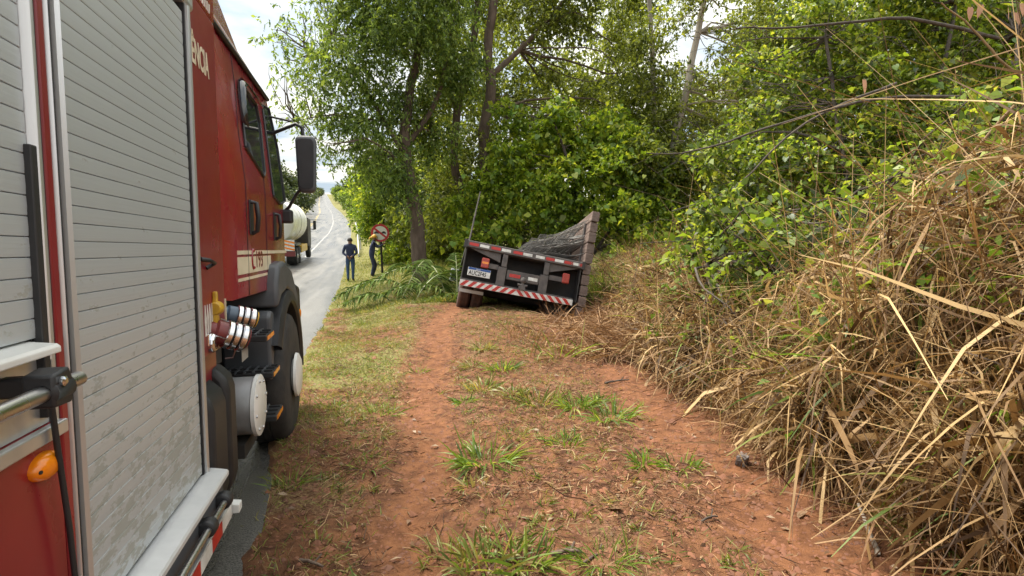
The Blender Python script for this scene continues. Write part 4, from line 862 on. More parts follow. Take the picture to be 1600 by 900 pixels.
M['leaf_v'] = leafmat('vine_leaf', [(.07, .115, .018), (.15, .235, .028), (.27, .37, .042), (.50, .53, .08)], .5, nscale=.5)
M['leaf_y'] = leafmat('yellow_green_leaf', [(.045, .065, .018), (.10, .155, .026), (.19, .27, .038), (.42, .44, .08)], .45, nscale=.7)
M['leaf_far'] = leafmat('far_leaf', [(.04, .06, .028), (.06, .085, .036), (.085, .11, .045), (.11, .14, .06)], .3, nscale=.05)
M['straw'] = leafmat('dry_grass', [(.05, .027, .013), (.16, .088, .035), (.30, .185, .078), (.58, .41, .20)], .28, tint=(1.1, 1, .8), rough=.6, nscale=1.3, shift=.28)
M['straw_red'] = leafmat('reddish_straw', [(.09, .045, .022), (.20, .105, .05), (.32, .185, .09), (.42, .27, .14)], .2, tint=(1.1, 1, .8), rough=.7, nscale=.9, shift=.15)
M['litter'] = leafmat('earthy_litter', [(.05, .025, .015), (.11, .055, .03), (.20, .11, .055), (.42, .28, .15)], .15, tint=(1.1, 1, .8), rough=.8, nscale=1.5, shift=.2)
M['grass'] = leafmat('green_grass', [(.06, .10, .022), (.11, .19, .03), (.19, .28, .045), (.33, .34, .10)], .4, nscale=.8, shift=.25)
M['grass_mix'] = leafmat('mixed_grass', [(.07, .10, .025), (.14, .20, .035), (.26, .25, .08), (.36, .28, .13)], .35, nscale=.8, shift=.3)
M['frond'] = leafmat('palm_leaflet', [(.035, .06, .012), (.06, .10, .02), (.10, .155, .035), (.22, .27, .085)], .25, spec=.08, rough=.7, nscale=.7, shift=.15)
M['deadleaf'] = leafmat('dead_leaf', [(.10, .055, .03), (.20, .12, .07), (.36, .27, .18)], .2, nscale=2, shift=.1)
M['pinkleaf'] = leafmat('dried_pink_leaf', [(.32, .15, .12), (.42, .22, .17), (.5, .3, .24)], .3, nscale=2, shift=.1)
def limb(b, pts, r0, r1, n=8, jit=0, rg=random):
    P = [Vector(p) for p in pts]; out = []
    m = len(P) - 1
    for i in range(m * 4 + 1):                               # smooth the given points, add small wander
        t = i / 4; k = min(int(t), m - 1); u = t - k
        p0, p1, p2, p3 = P[max(k - 1, 0)], P[k], P[k + 1], P[min(k + 2, m)]
        q = .5 * ((2 * p1) + (-p0 + p2) * u + (2 * p0 - 5 * p1 + 4 * p2 - p3) * u * u + (-p0 + 3 * p1 - 3 * p2 + p3) * u ** 3)
        if jit and 0 < i: q = q + Vector((rg.uniform(-1, 1), rg.uniform(-1, 1), rg.uniform(-1, 1))) * jit
        out.append(q)
    k = len(out); b.tube(out, [r0 + (r1 - r0) * (i / (k - 1)) for i in range(k)], n, cap=False); return out
def tree(name, label, cat, base, limbs, clumps, leafmat_, dens, nl, tl, ln, wd, seed, bark='bark', droop=.35, shell=.55, group=None, twigs=True, sub=2):
    """limbs: (points, r0, r1); clumps join the nearest limb by a branch; crown = leaves on twigs"""
    rg = np.random.default_rng(seed); pr = random.Random(seed); T = thing(name, label, cat, base, group=group)
    b = MB(); skel = []
    for pts, r0, r1 in limbs: skel += limb(b, pts, r0, r1, 10, max(r0 * .12, .012), pr)
    S = np.array([tuple(p) for p in skel])
    for c in clumps:
        cp = np.array(c[:3]); d = np.linalg.norm(S - cp, axis=1) + np.maximum(0, S[:, 2] - cp[2]) * .8; s0 = S[np.argmin(d)]
        if twigs:
            for q in range(1 + sub):
                e = cp + rg.normal(size=3) * np.array(c[3:6]) * (.15 if q == 0 else .5)
                mid = (s0 + e) / 2 + rg.normal(size=3) * .12 * np.linalg.norm(e - s0); ll = np.linalg.norm(e - s0); limb(b, [s0, mid, e], min(.012 * ll + .012, .06) * (1 if q == 0 else .6), .006, 5, .02 * ll, pr)
    b.build('trunk', bark, T, smooth=60)
    (V, F), tb = cloud(clumps, dens, nl, tl, ln, wd, rg, droop, shell)
    o = link('crown', npmesh('crown', V - np.array(base), F), leafmat_, T)
    return T
def C(px, py, Y, rx, ry, rz_, w_=1): p = onY(px, py, Y); return (*p, rx, ry, rz_, w_)
def G(px, Y, dz=0):
    x = onY(px, 390, Y)[0]; return np.array([x, Y, float(gz(x, Y)) + dz])
# --- T1 roadside tree with the brown trunk beside the fronds
Y1 = 18.5; g = G(657, Y1); q = lambda px, py, Y=Y1: tuple(onY(px, py, Y))
t1 = [([tuple(g - np.array((0, 0, .2))), q(655, 400), q(650, 340), q(641, 285), q(632, 230), q(640, 150), q(655, 60), q(660, -60)], .30, .10),
      ([q(636, 250), q(600, 190), q(560, 120, Y1 + .5), q(520, 60, Y1 + 1)], .09, .03), ([q(634, 230), q(680, 160), q(700, 80), q(720, -30)], .10, .04), ([q(641, 280), q(610, 240, Y1 - .8), q(570, 215, Y1 - 1.2)], .05, .02),
      ([q(560, 120, Y1 + .5), q(500, 90, Y1 + .6), q(455, 60, Y1 + .8), q(432, 40, Y1 + 1)], .04, .012), ([q(600, 190), q(520, 180), q(460, 190)], .04, .012)]
cl1 = []
for px, py, rx, rz_, wt in ((600, 60, 1.3, 1.1, 1), (540, 100, 1.1, .9, .9), (660, 40, 1.4, 1.1, 1), (620, 150, 1.2, .9, 1), (560, 190, 1.0, .9, .9), (700, 110, 1.2, 1.1, .9), (600, 240, 1.0, .8, .9), (680, 210, 1.0, .9, .7), (640, 310, .5, .4, .5), (560, 20, 1.2, 1.0, .9), (620, -50, 1.6, 1.1, 1), (700, -30, 1.5, 1.1, 1), (540, -60, 1.2, 1.0, .8), (592, 280, .7, .7, .9), (625, 290, .8, .6, .7),
                            (500, 60, .75, .6, .42), (470, 90, .6, .6, .30), (445, 60, .55, .5, .26), (450, 130, .5, .6, .22), (490, 140, .7, .7, .35), (520, 170, .7, .8, .5), (480, 190, .55, .6, .24), (510, 230, .5, .55, .28), (500, 10, .7, .6, .35), (455, 20, .45, .45, .2), (548, 236, .5, .5, .5), (445, 190, .4, .5, .14)):
    for k in range(2): cl1.append(C(px + random.uniform(-12, 12), py + random.uniform(-10, 10), Y1 + random.uniform(-1.3, 1.6), rx, rx * 1.0, rz_, wt * .6))
tree('roadside_tree', 'tall roadside tree with bare brown trunk standing beside the palm fronds', 'tree', tuple(g), t1, cl1, M['leaf_a'], 290, 11, .55, .12, .052, 21, droop=.8)
# --- bush mass on the verge behind the sign
Y2 = 30.; g = G(600, Y2)
cl2 = [C(px, py, Y2 + dy, rx, rx, rz_, w_) for px, py, dy, rx, rz_, w_ in ((592, 300, 0, 1.2, 1.2, 1), (594, 345, 1, 1.0, 1.1, 1), (590, 285, 2, 1.8, 1.3, 1), (600, 340, 1, 1.6, 1.4, 1), (640, 300, 2, 1.8, 1.4, 1), (640, 360, 0, 1.5, 1.3, 1), (680, 330, 2, 1.8, 1.6, 1), (690, 375, 0, 1.4, 1.0, 1), (620, 395, -1, 1.1, .6, 1), (660, 400, -2, .9, .55, 1), (578, 276, 3, .9, .9, .8), (700, 290, 3, 1.9, 1.6, 1))]
tree('bush', 'bright green bushy tree on the verge behind the road sign', 'bush', tuple(g), [([tuple(g), q(605, 350, Y2), q(600, 290, Y2 + 1)], .12, .05), ([tuple(g), q(650, 350, Y2), q(670, 300, Y2 + 1)], .10, .04)], cl2, M['leaf_v'], 230, 10, .6, .15, .08, 22)
# --- T2 big forked tree behind the flatbed
Y3 = 19.5; g = G(765, Y3 + 2)
def q3(px, py, dy=0): return tuple(onY(px, py, Y3 + dy))
t2 = [([tuple(g), q3(762, 330), q3(757, 240), q3(757, 195), q3(768, 140), q3(762, 70), q3(775, -20), q3(780, -120)], .26, .14), ([q3(745, 330, .5), q3(712, 270, .5), q3(715, 170, .6), q3(735, 90, .6), q3(745, 20, .6), q3(752, -80, .6)], .18, .10),
      ([q3(765, 120), q3(830, 60), q3(900, -20)], .12, .05), ([q3(715, 180, .6), q3(690, 90, .8), q3(670, 0, 1)], .10, .05), ([q3(775, -20), q3(880, -70), q3(980, -60)], .1, .04)]
cl3 = [C(px + random.uniform(-15, 15), py + random.uniform(-12, 12), Y3 + random.uniform(-.6, 2.6), rx, rx, rz_, w_) for px, py, rx, rz_, w_ in ((700, 60, 1.2, 1, .6), (760, 20, 1.2, 1.0, .5), (830, 30, 1.3, 1.0, .7), (900, 30, 1.3, 1.1, .7), (960, 60, 1.2, 1.0, .7), (860, 110, 1.1, .9, .7), (930, 130, 1.2, .9, .7), (820, 160, .9, .8, .6), (990, 120, 1.1, .9, .7), (680, 130, 1.0, 1, .6), (700, 240, .9, 1.0, .6), (760, 250, .8, .8, .4), (640, 190, .9, .9, .6), (800, -40, 1.7, 1.2, .8), (900, -60, 1.8, 1.2, .8), (1000, -20, 1.6, 1.2, .8), (700, 300, .9, .9, .6), (670, 340, .8, .8, .6), (1010, 190, 1.1, 1.0, .8), (960, 200, 1.0, .8, .7), (720, -60, 1.7, 1.2, .7), (620, -90, 1.8, 1.2, .8))] * 1
tree('forked_tree', 'large forked tree with thick grey brown trunk behind the flatbed', 'tree', tuple(g), t2, cl3, M['leaf_dk'], 330, 10, .55, .12, .06, 23, droop=.5)
# --- T3 pale leaning trunk with sky behind
Y4 = 17.; g = G(1045, Y4)
q4 = lambda px, py, dy=0: tuple(onY(px, py, Y4 + dy))
t3 = [([tuple(g), q4(1050, 250), q4(1072, 140), q4(1090, 50), q4(1112, -60)], .16, .09), ([q4(1030, 300, 1), q4(1022, 180, 1), q4(1018, 60, 1), q4(1010, -60, 1)], .12, .07)]
cl4 = [C(px, py, Y4 + random.uniform(-1, 1.5), rx, rx, rz_, w_) for px, py, rx, rz_, w_ in ((1010, 60, .9, .8, .5), (1060, 30, .8, .6, .3), (1040, 200, .9, .8, .8), (1100, 190, .9, .6, .6), (1150, 120, .8, .6, .4), (1090, -30, 1.2, .7, .7), (1180, 10, 1.1, .7, .5), (1000, 250, 1, .9, .9), (1080, 260, 1.1, .9, 1), (1160, 220, 1.1, .9, 1), (1060, 330, 1.1, .9, 1), (1130, 300, 1.1, .9, 1), (1210, 180, 1.1, .9, .9), (1240, 80, 1.1, .8, .7), (1140, 60, .9, .6, .35), (1180, 150, 1.0, .7, .7), (1020, 130, .9, .7, .6), (1060, 120, .7, .6, .3), (1110, 120, .8, .5, .35), (1200, 60, 1.0, .7, .6))]
tree('pale_trunk_tree', 'slender tree with pale leaning trunk against a gap of sky', 'tree', tuple(g), t3, cl4, M['leaf_dk'], 430, 10, .5, .115, .06, 24, bark='bark_pale')
# --- vine thicket behind the flatbed, bright green
Y5 = 16.5; g = G(900, Y5 + 1)
cl5 = [C(px + random.uniform(-10, 10), py + random.uniform(-8, 8), Y5 + dy + random.uniform(-.5, .5), rx, rx * .9, rz_, w_) for px, py, dy, rx, rz_, w_ in ((770, 300, 1.5, .8, .7, .8), (800, 250, 1, .8, .7, 1), (850, 210, 1, .8, .7, 1), (830, 300, .6, .8, .7, 1), (880, 280, .4, .8, .7, 1), (900, 230, .8, .8, .7, 1), (940, 200, .9, .8, .6, 1), (950, 260, .3, .8, .7, 1), (990, 230, .6, .8, .7, 1), (1000, 290, .2, .8, .7, 1), (960, 320, -.2, .7, .6, 1), (1030, 340, -.4, .8, .7, 1), (1000, 370, -.8, .7, .5, 1), (860, 340, .5, .7, .5, .8), (780, 350, 1.4, .7, .5, .6), (1050, 280, .2, .8, .7, 1), (910, 330, .2, .6, .5, .9), (980, 400, -1.2, .6, .35, 1), (1050, 390, -1.4, .7, .4, 1), (800, 190, 1.4, .6, .5, .7), (870, 170, 1.2, .6, .5, .7), (735, 330, 2, .7, .7, .7), (740, 380, 1.5, .6, .4, .6))]
tree('vine_thicket', 'bright green vine covered thicket directly behind the tipped flatbed', 'thicket', tuple(g), [([tuple(g), q4(905, 330, 0), q4(880, 230, 0), q4(860, 180, .3)], .08, .03), ([tuple(g), q4(970, 330, -.4), q4(990, 240, -.2)], .07, .03)], cl5, M['leaf_v'], 330, 10, .5, .15, .105, 25, bark='bark_dark', droop=.6, shell=.4)
# --- backing wood (reads as one mass)
rg = np.random.default_rng(31); clb = []
for px in range(650, 1640, 45):
    for py in (390, 330, 270, 210, 150, 90, 30):
        if 1020 < px < 1160 and py < 130: continue
        if px < 690 and py < 230: continue
        if py < 100 and px < 1180 and rg.random() < .15: continue
        dy = 27 - max(0, (px - 1050)) * .022
        clb.append(C(px + rg.uniform(-20, 20), py + rg.uniform(-20, 20), dy + rg.uniform(-1.5, 3), 1.7, 1.2, 1.5, .6 if py > 120 else .3 if px < 1180 else .6))
(V, F), _ = cloud(clb, 130, 9, .8, .2, .11, rg, .4, .5)
stuff('background_wood', (V, F), M['leaf_dk'], 'dark dense woodland massed behind the trees')
# --- right hand shrub with broad leaves over the bank
Y6 = 7.2; q6 = lambda px, py, dy=0: tuple(onY(px, py, Y6 + dy)); g = G(1330, Y6 + .8)
cl6 = [C(px + random.uniform(-10, 10), py + random.uniform(-8, 8), Y6 + dy + random.uniform(-.4, .4), rx, rx * .8, rz_, w_) for px, py, dy, rx, rz_, w_ in ((1110, 350, 1.6, .5, .4, .8), (1160, 300, 1.4, .5, .45, .9), (1200, 260, 1, .5, .4, .8), (1180, 360, .8, .5, .4, .8), (1240, 320, .6, .5, .4, .9), (1260, 240, .8, .5, .4, .8), (1300, 180, .8, .5, .45, .8), (1320, 270, .3, .5, .4, .9), (1380, 210, .3, .5, .4, .9), (1400, 300, 0, .45, .4, .9), (1360, 120, .6, .5, .4, .8), (1430, 130, .4, .5, .45, .9), (1480, 190, 0, .45, .4, .9), (1500, 90, .2, .5, .45, .9), (1560, 150, -.2, .5, .4, .9), (1590, 60, 0, .5, .4, .9), (1320, 60, .8, .6, .4, .7), (1420, 40, .6, .6, .4, .8), (1520, 10, .4, .6, .4, .8), (1300, 380, .2, .4, .35, .6), (1230, 410, .3, .4, .3, .6), (1460, 260, -.2, .4, .35, .7), (1600, 220, -.4, .4, .4, .7), (1240, 120, 1.4, .6, .4, .6), (1200, 190, 1.5, .6, .4, .7), (1280, 10, 1.2, .7, .4, .6), (1380, -30, .8, .7, .4, .8), (1090, 400, 1.8, .5, .3, .7), (1150, 420, 1.0, .45, .3, .7), (1280, 330, .5, .5, .4, .9), (1350, 350, 0, .45, .35, .8), (1140, 240, 1.8, .55, .4, .8), (1420, 380, -.3, .4, .3, .5), (1530, 230, -.3, .4, .35, .8), (1180, 100, 1.8, .6, .4, .6), (1540, 80, .2, .5, .4, .9), (1470, 0, .5, .6, .4, .9), (1600, 0, .2, .5, .4, .9), (1290, 290, 1.2, .6, .5, .9), (1400, 240, 1.0, .6, .5, .9), (1500, 150, .9, .6, .5, .9), (1120, 420, -.6, .4, .25, .6), (1180, 440, -1.2, .35, .22, .5), (1210, 390, -.9, .4, .3, .7), (1260, 430, -1.4, .32, .22, .45), (1290, 370, -1.1, .4, .3, .7), (1340, 410, -1.6, .3, .22, .45), (1370, 330, -1.2, .38, .3, .7), (1430, 280, -1.3, .38, .3, .7), (1150, 350, -.2, .45, .35, .8), (1480, 220, -1.3, .35, .3, .6)) + tuple((px, py, dy, rx, rx * .75, w_) for px, py, dy, rx, w_ in ((1090, 395, -.9, .3, .5), (1130, 440, -1.6, .25, .4), (1170, 410, -1.9, .28, .5), (1215, 450, -2.3, .22, .4), (1200, 370, -1.8, .3, .6), (1255, 400, -2.3, .26, .5), (1300, 430, -2.7, .2, .35), (1310, 350, -2.3, .28, .6), (1350, 390, -2.7, .22, .4), (1390, 320, -2.6, .26, .5), (1440, 350, -3.0, .18, .3), (1250, 330, -1.9, .32, .6), (1150, 330, -1.2, .35, .7), (1450, 250, -2.6, .26, .5), (1160, 540, -3.0, .12, .2), (1290, 520, -3.3, .10, .2), (1530, 180, -2.9, .25, .5)))]
tr = [([tuple(g), q6(1330, 330), q6(1310, 200, .4), q6(1290, 60, .8)], .06, .025), ([tuple(g), q6(1430, 260, -.1), q6(1470, 120, .1), q6(1500, -20, .3)], .06, .025), ([tuple(g + np.array((.8, 0, 0))), q6(1560, 200, -.2), q6(1590, 50, 0)], .05, .02),
      ([q6(1600, 160, -.3), q6(1480, 150, -.6), q6(1340, 160, -.7), q6(1200, 200, -.6), q6(1090, 235, -.5), q6(1010, 240, -.4)], .03, .008), ([q6(1560, 60, 0), q6(1420, 30, -.3), q6(1280, 40, -.2), q6(1150, 45, 0)], .035, .01), ([q6(1400, 130, -.4), q6(1260, 190, -.6), q6(1150, 290, -.5), q6(1050, 330, -.3)], .022, .006), ([q6(1420, 320, -.6), q6(1250, 330, -.9), q6(1120, 370, -.8), q6(1000, 380, -.5)], .016, .005), ([q6(1480, 380, -1), q6(1330, 370, -1.2), q6(1180, 410, -1.0), q6(1060, 400, -.7)], .014, .005)]
SH = tree('broadleaf_shrub', 'broad leaved shrub with arching bare branches leaning over the dry grass bank', 'shrub', tuple(g), tr, cl6, M['leaf_y'], 900, 8, .34, .09, .06, 26, bark='bark_dark', droop=.5, shell=.45, sub=4)
# bare twigs fanning out of the shrub
b = MB(); pr = random.Random(9)
for i in range(240):
    px, py = pr.uniform(1080, 1560), pr.uniform(40, 430); a = Vector(q6(px, py, pr.uniform(-1.8, .5))); d = Vector((-pr.uniform(.3, 1), pr.uniform(-.4, .3), pr.uniform(-.25, .35))); l_ = pr.uniform(.5, 1.4)
    limb(b, [a, a + d * l_ * .5 + Vector((0, 0, .06)), a + d * l_ - Vector((0, 0, .12 * l_))], .005, .0018, 3, .014, pr)
b.build('bare_twigs', 'bark_dark', SH)['kind'] = 'stuff'
# its largest leaves, one by one
def heart_leaf():
    o = [(0, 0), (.28, -.08), (.46, .12), (.44, .42), (.25, .74), (0, 1.0)]; v = [(x, y, .10 * abs(x) ** 1.2 - .12 * y * y) for x, y in o] + [(-x, y, .10 * abs(x) ** 1.2 - .12 * y * y) for x, y in o[1:-1]] + [(0, .35, -.02), (0, .7, -.07)]
    f = [(0, 1, 2, 10), (10, 2, 3, 11), (11, 3, 4), (11, 4, 5), (10, 6 + 1 - 1, 6, 0), ]
    f = [(0, 1, 2, 10), (10, 2, 3, 11), (11, 3, 4), (11, 4, 5), (0, 10, 7, 6), (10, 11, 8, 7), (11, 9, 8), (11, 5, 9)]
    me = bpy.data.meshes.new('leaf'); me.from_pydata(v, [], f); me.polygons.foreach_set('use_smooth', [True] * len(f)); return me
lms = []
for nm, cols in (('a', (.10, .20, .03)), ('b', (.16, .27, .035)), ('c', (.06, .13, .03)), ('d', (.30, .34, .05))):
    me = heart_leaf(); mt, N_, L_, b_ = newmat('broad_leaf'); 
    n_ = N_.new('ShaderNodeTexNoise'); n_.inputs['Scale'].default_value = 3; oi = N_.new('ShaderNodeObjectInfo'); hs = N_.new('ShaderNodeHueSaturation'); hs.inputs['Color'].default_value = (*cols, 1)
    mr_ = N_.new('ShaderNodeMapRange'); L_.new(oi.outputs['Random'], mr_.inputs[0]); mr_.inputs[3].default_value = .6; mr_.inputs[4].default_value = 1.3; L_.new(mr_.outputs[0], hs.inputs['Value']); L_.new(hs.outputs[0], b_.inputs['Base Color']); b_.inputs['Roughness'].default_value = .4
    t_ = N_.new('ShaderNodeBsdfTranslucent'); L_.new(hs.outputs[0], t_.inputs[0]); ms = N_.new('ShaderNodeMixShader'); ms.inputs[0].default_value = .4; L_.new(b_.outputs[0], ms.inputs[1]); L_.new(t_.outputs[0], ms.inputs[2]); L_.new(ms.outputs[0], N_['Material Output'].inputs[0])
    me.materials.append(mt); lms.append(me)
pr = random.Random(12); rl = rootloc(SH)
for i in range(230):
    c = pr.choice(cl6); p = Vector(c[:3]) + Vector((pr.gauss(0, 1) * c[3] * .6, -abs(pr.gauss(.5, .4)) * c[4], pr.gauss(0, 1) * c[5] * .6))
    o = link('leaf', lms[pr.choice((0, 0, 1, 1, 2, 3))], None, SH, p - rl, (R(pr.uniform(-75, -20)), R(pr.uniform(-30, 30)), R(pr.uniform(110, 250)))); s = pr.uniform(.07, .13); o.scale = (s, s * 1.15, s)
for (px, py) in ((1516, 12), (1533, 8), (1575, 12), (1588, 20), (1596, 6), (1492, 106), (1350, 125), (1602, 10)):
    p = Vector(q6(px, py, -1.2)); me = lms[0].copy(); me.materials.clear(); me.materials.append(M['pinkleaf']); o = link('dried_leaf', me, None, SH, p - rl, (R(-82), R(pr.uniform(-15, 15)), R(pr.uniform(140, 220)))); o.scale = (.09, .2, .12)
# --- large yellow-green leaves on the vine thicket
VT = bpy.data.objects['vine_thicket']; rl = rootloc(VT)
for i in range(120):
    c = pr.choice(cl5); p = Vector(c[:3]) + Vector((pr.gauss(0, 1) * c[3] * .6, -abs(pr.gauss(.8, .3)) * c[4], pr.gauss(0, 1) * c[5] * .6))
    o = link('leaf', lms[pr.choice((0, 1, 1, 3))], None, VT, p - rl, (R(pr.uniform(-75, -20)), R(pr.uniform(-30, 30)), R(pr.uniform(110, 250)))); s = pr.uniform(.14, .24); o.scale = (s, s * 1.1, s)

# ------------------------------------------------------------------ dry grass bank
rg = np.random.default_rng(41)
def bank_pts(n, x0, x1, y0, y1, pw=1.0):
    y = y0 + (y1 - y0) * rg.random(n) ** 1.6; b_ = x0 + (x1 - x0) * rg.random(n) ** pw; x = bankx(y) + b_ + (fbm(y * 1.5, y * 0 + 7) - .47) * .7; k = rg.random(n) < .12 + sst(.40, .56, fbm(x * 2.6 + 60, y * 2.6)); x, y, b_ = x[k], y[k], b_[k]; return np.stack([x, y, gz(x, y, False)], 1), b_
parts = []
def hgt(b_, y): return (.42 + .78 * sst(-.1, .9, b_)) * np.interp(y, [0, 2.4, 3.4, 5, 10, 16], [1.9, 1.7, 1.05, .72, .62, .55])
# standing culms and leaves, leaning out over the verge
P0, b_ = bank_pts(30000, -.05, 2.6, .6, 15, 1.3); n = len(P0); h = hgt(b_, P0[:, 1]) * rg.uniform(.6, 1.3, n); wy = np.interp(P0[:, 1], [0, 5, 15], [1, 1.2, 2])
cln = (fbm(P0[:, 0] * 1.7 + 3, P0[:, 1] * 1.7) - .47) * 3
d = nrm(np.stack([rg.normal(-.10, .26, n) + cln * .3, rg.normal(-.05, .26, n) - cln * .2, rg.uniform(.8, 1.1, n)], 1)); parts.append(blades(P0, d, h * 1.25, rg.uniform(.003, .010, n) * wy, rg, 5, rg.uniform(.05, .5, n), tip=.4, kink=.9))
P1, b_ = bank_pts(68000, 0, 2.6, .6, 15, 1.2); n = len(P1); P1[:, 2] += hgt(b_, P1[:, 1]) * rg.random(n)
d = nrm(np.stack([rg.normal(-.2, .8, n), rg.normal(-.2, .7, n), rg.normal(.35, .7, n)], 1)); parts.append(blades(P1, d, rg.gamma(3, .11, n) + .08, rg.gamma(3, .0042, n) + .003 * np.interp(P1[:, 1], [0, 5, 15], [1, 1.1, 1.7]), rg, 5, rg.uniform(.1, 1.0, n), kink=1.2))
P7, b_ = bank_pts(9000, .1, 2.4, .6, 9, 1.0); n = len(P7); P7[:, 2] += hgt(b_, P7[:, 1]) * (.15 + .85 * rg.random(n)); cln = (fbm(P7[:, 0] * 2, P7[:, 1] * 2) - .47) * 4
d = nrm(np.stack([rg.normal(-.3, .6, n) + cln * .5, rg.normal(-.15, .5, n) - cln * .5, rg.normal(.25, .6, n)], 1)); parts.append(blades(P7, d, np.clip(rg.gamma(4, .09, n) + .1, .1, .62), rg.uniform(.008, .024, n) * np.interp(P7[:, 1], [1, 3, 6], [.5, .62, 1]), rg, 6, rg.uniform(.2, 1.0, n), kink=1.4))
parts = [cull(parts[0], 5), cull(parts[1], 5), cull(parts[2], 6)]
stuff('dry_tall_grass', merge(parts), M['straw'], 'tall tangled dry straw coloured grass on the right bank')
P2, b_ = bank_pts(9000, -.22, 1.6, .6, 14, 1.0); n = len(P2); P2[:, 2] += rg.uniform(.0, .12, n) + np.clip(b_, 0, 1) * .25 * rg.random(n)
d = nrm(np.stack([rg.normal(0, .9, n), rg.normal(0, .9, n), rg.normal(.05, .25, n)], 1)); v2 = blades(P2, d, rg.uniform(.15, .6, n), rg.uniform(.006, .014, n), rg, 3, rg.uniform(0, .3, n), kink=1.0)
# flattened reddish straw near the truck
y = rg.uniform(6.3, 11.5, 9000); x = bankx(y) + rg.normal(-.25, .55, 9000); P3 = np.stack([x, y, gz(x, y, False) + rg.uniform(0, .22, 9000) * sst(-.9, .3, x - bankx(y))], 1)
d = nrm(np.stack([rg.normal(-.3, .9, 9000), rg.normal(-.3, .8, 9000), rg.normal(.1, .3, 9000)], 1)); v3 = blades(P3, d, rg.uniform(.2, .7, 9000), rg.uniform(.008, .018, 9000), rg, 3, rg.uniform(0, .4, 9000))
stuff('flattened_straw', merge([v2, v3]), M['straw_red'], 'flattened reddish straw along the foot of the bank')
# green blades and leaves mixed into the bank
P4, b_ = bank_pts(5200, .1, 3.0, 1, 14, 1.0); n = len(P4); P4[:, 2] += hgt(b_, P4[:, 1]) * rg.random(n) * .8
d = nrm(np.stack([rg.normal(-.3, .6, n), rg.normal(-.15, .6, n), rg.normal(.5, .5, n)], 1)); g1_ = cull(blades(P4, d, rg.uniform(.3, .9, n), rg.uniform(.01, .022, n), rg, 4, rg.uniform(.2, .9, n)), 4)
P5, b_ = bank_pts(2200, .2, 2.6, 2, 13, 1.0); n = len(P5); P5[:, 2] += hgt(b_, P5[:, 1]) * (.4 + .7 * rg.random(n))
g2_ = twig_leaves(P5, nrm(rg.normal(size=(n, 3))), rg.uniform(.2, .5, n), 7, .07, .045, rg, .3)
y = rg.uniform(10.5, 15, 1600); x = bankx(y) + rg.uniform(-.3, 1.6, 1600); P6 = np.stack([x, y, gz(x, y, False)], 1); g3_ = blades(P6, nrm(np.stack([rg.normal(-.1, .3, 1600), rg.normal(-.1, .3, 1600), np.ones(1600)], 1)), rg.uniform(.4, 1.1, 1600), rg.uniform(.014, .026, 1600), rg, 4, rg.uniform(.2, .6, 1600))
stuff('green_bank_growth', merge([g1_, g2_, g3_]), M['grass'], 'green blades and creeper leaves among the dry grass')
# a few thick bent canes standing out of the bank
pr = random.Random(3)
for i, (pts, lab) in enumerate(((((1610, 130), (1560, 90), (1520, 45), (1470, 5)), 'long thick dry cane crossing the top right corner'), (((1600, 430), (1500, 300), (1440, 235), (1400, 255)), 'bent dry cane with a hooked tip in the right bank'), (((1585, 165), (1480, 285), (1400, 390), (1340, 480)), 'long straight dry cane slanting down left through the bank'), (((1330, 480), (1440, 455), (1540, 440), (1600, 430)), 'pale dry cane lying level across the bank'))):
    P_ = [onY(px, py, 3.3 + .15 * k) for k, (px, py) in enumerate(pts)]; b = MB(); limb(b, P_, .013, .006, 7, .006, pr); o = b.build('dry_cane', 'straw', None, smooth=60); tag(o, lab, 'cane', 'dry canes in the right bank')

# ------------------------------------------------------------------ verge grass, litter
rg = np.random.default_rng(51)
def verge(n, y0, y1, pw, keep):
    y = y0 + (y1 - y0) * rg.random(n) ** pw; s = rg.random(n); x = xr(y) - .02 + s * (bankx(y) - .1 - xr(y)); k = rg.random(n) < keep(x, y); return x[k], y[k]
def k_short(x, y):
    a, c = tmask(x, y); sh = sst(1.25, .3, (x - xr(y)) / np.maximum(track1(y) - xr(y), .3)); return (sst(.30, .54, fbm(x * 2.2 + 5, y * 2.2)) * (.25 + .75 * sh) * sst(1.0, 6.5, y + (fbm(x * 1.9 + 80, y * 1.2) - .47) * 5) * .9 + .06) * (1 - np.maximum(a, c)) ** 2
x, y = verge(170000, 1.6, 13, 1.15, k_short); n = len(x); P = np.stack([x, y, gz(x, y) - .005], 1)
d = nrm(np.stack([rg.normal(0, .6, n), rg.normal(0, .6, n), rg.uniform(.35, 1, n)], 1)); va = blades(P, d, rg.uniform(.03, .10, n), rg.uniform(.003, .0065, n), rg, 2, rg.uniform(0, .5, n))
x, y = verge(60000, 12, 45, 1.5, lambda x, y: sst(.3, .5, fbm(x * .9, y * .9)) * .8 + .2); n = len(x); P = np.stack([x, y, gz(x, y) - .01], 1)
tall = sst(1.5, 4.5, x - xr(y)); d = nrm(np.stack([rg.normal(0, .5, n), rg.normal(0, .5, n), rg.uniform(.5, 1, n)], 1)); vb = blades(P, d, rg.uniform(.06, .16, n) + tall * rg.uniform(.1, .6, n), rg.uniform(.008, .016, n), rg, 3, rg.uniform(0, .5, n))
stuff('verge_grass', merge([va, vb]), M['grass_mix'], 'short patchy grass on the verge beside the asphalt')
